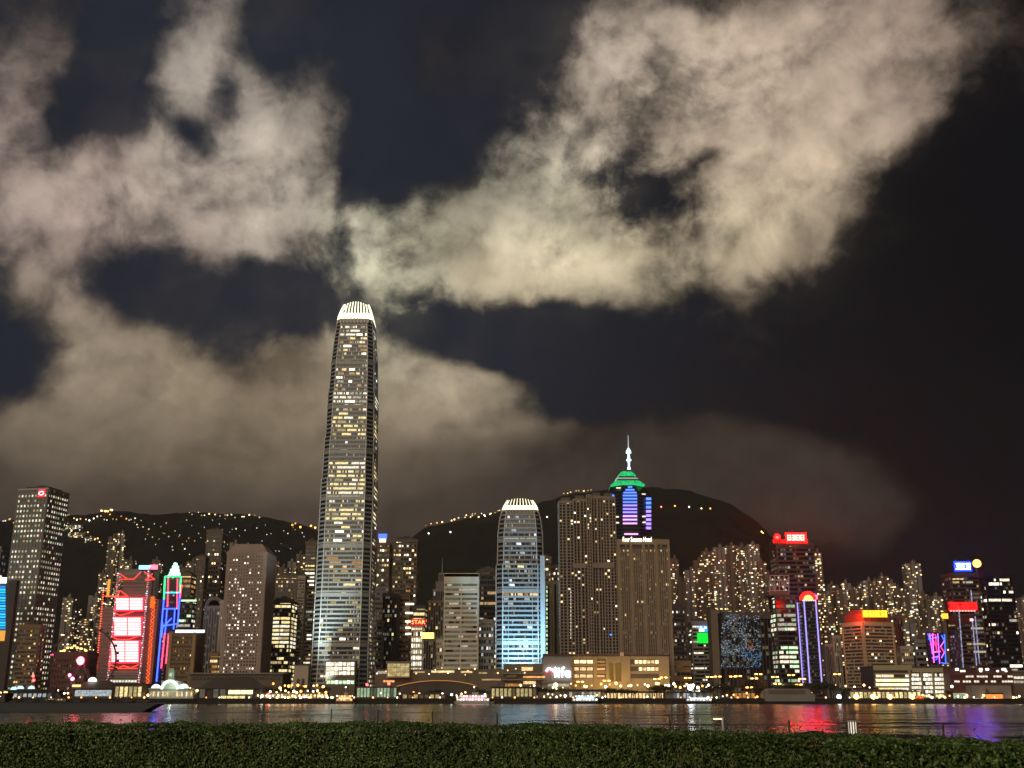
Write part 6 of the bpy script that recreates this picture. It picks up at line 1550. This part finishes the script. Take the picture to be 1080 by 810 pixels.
def barge():
    Y = 500; x0, x1 = at(-6, 745, Y).x, at(170, 745, Y).x
    t = thing('barge', 'long unlit dark barge lying low on the water at the left', 'boat', ((x0 + x1) / 2, Y, 0)); h = (x1 - x0) / 2
    mb = MB(); mb.extr([(-h, -.5), (h - 7, -.5), (h, 3.3), (h - .6, 3.6), (-h, 3.6)], -6, 6, DKH); mb.build('hull', t)
    mb = MB(); mb.box(-h + 4, h - 12, -5.2, 5.2, 3.6, 4.1, BLACK)
    for k in range(9): mb.box(-h + 8 + k * 7, -h + 11 + k * 7, -4, 4, 4.1, 4.5 + (k % 3) * .25, DKH)
    mb.build('deck_cargo', t)
    mb = MB(); mb.box(-h + 1, -h + 6, -4, 4, 3.6, 7.6, CDARK); mb.box(-h + .6, -h + 6.6, -4.4, 4.4, 7.6, 7.9, DKH); mb.bar((-h + 3, 0, 7.9), (-h + 3, 0, 10), .12, DMETAL, 5); mb.build('deckhouse', t)
    mb = MB(); mb.ball((-h + 4, -4.3, 6.4), .16, em('lamp_barge', (1, .8, .6), 4), 6, 4); mb.build('lamp', t)
barge()
# --- hillside lamps and houses
HP = MB(); HP.bar((0, 0, 0), (0, 0, 1), .2, DMETAL, 4); HPM = HP.mesh('post'); rh = random.Random(77)
def hill_lamp(px, py, c, r, s):
    p = hill_point(px, py); t = thing('hillside_lamp', {'warm': 'warm', 'orange': 'orange', 'white': 'white', 'red': 'red', 'cool': 'pale blue', 'yellow': 'yellow'}[c] + ' lamp shining from the dark hillside', 'street lamp', (p.x, p.y, terrain(p.x, p.y)), 0, c + ' lamps on the hillside')
    o = bpy.data.objects.new('post', HPM); COL.objects.link(o); o.parent = t; o.scale = (1, 1, 7)
    k = ('h', c, r, s)
    if k not in GL: mb = MB(); mb.ball((0, 0, 0), r, em('hill_lamp_%s_%s' % (c, ('soft', 'clear', 'bright', 'fierce')[s]), {'warm': (1, .62, .25), 'orange': (1, .42, .08), 'white': (1, .9, .72), 'red': (1, .25, .1), 'cool': (.5, .65, 1), 'yellow': (1, .75, .3)}[c], (.8, 2, 5, 10)[s], False), 6, 4); GL[k] = mb.mesh('globe')
    o = bpy.data.objects.new('globe', GL[k]); COL.objects.link(o); o.parent = t; o.location = (0, 0, 7)
def hill_row(x0, y0, x1, y1, n, cs, r=(1.2, 2.0), s=(0, 1, 1, 2), jit=1.2):
    for k in range(n):
        f = (k + rh.uniform(.1, .9)) / n; hill_lamp(x0 + (x1 - x0) * f, y0 + (y1 - y0) * f + rh.uniform(-jit, jit), rh.choice(cs), round(rh.uniform(*r), 1), rh.choice(s))
hill_row(196, 545, 275, 549.5, 17, ('yellow', 'warm', 'white'), s=(0, 1, 1, 2)); hill_row(303, 557.5, 335, 559.5, 5, ('orange',), (2.0, 2.8), (1, 2)); hill_row(68, 549, 145, 551, 20, ('warm', 'orange', 'white'), jit=3); hill_row(106, 542.5, 119, 543.5, 6, ('orange', 'yellow'), (1.8, 2.8), (1, 2))
hill_row(66, 560, 110, 575, 14, ('orange', 'warm', 'white'), jit=6); hill_row(140, 555, 200, 580, 26, ('white', 'warm'), (.9, 1.6), (0, 0, 1), 14); hill_row(195, 562, 335, 580, 46, ('white', 'warm', 'white', 'cool'), (.8, 1.5), (0, 0, 1), 17); hill_row(0, 552, 20, 553, 6, ('white', 'orange'), jit=2)
hill_row(448, 552, 500, 547, 9, ('warm', 'orange')); hill_row(488, 549, 552, 540, 22, ('yellow', 'white', 'warm'), s=(0, 1, 1, 2), jit=2); hill_row(594, 521, 626, 514.8, 9, ('yellow', 'warm'), (1.4, 2.2), (0, 1), .7)
for x, y, c in [(697.5, 539, 'red'), (712, 537.5, 'orange'), (727, 538.5, 'white'), (740, 541, 'yellow'), (749.5, 543, 'orange'), (803.5, 565.5, 'yellow'), (475, 565, 'white'), (452, 566, 'white'), (577, 549, 'white'), (805, 566, 'orange'), (660, 556, 'warm')]: hill_lamp(x, y, c, 1.7, 2)
for k, (x0, x1, y, d) in enumerate([(68, 88, 553, 'long white lit block highest on the left hillside'), (72, 90, 561, 'long lit block below the highest one on the left hillside'), (90, 101, 566, 'short lit block beside a lamp row on the left hillside')]): 
    p = hill_point((x0 + x1) / 2, y + 6); a = apartment(x0, x1, y, p.y, d, .42, 'pale', seed=k, tank=False)
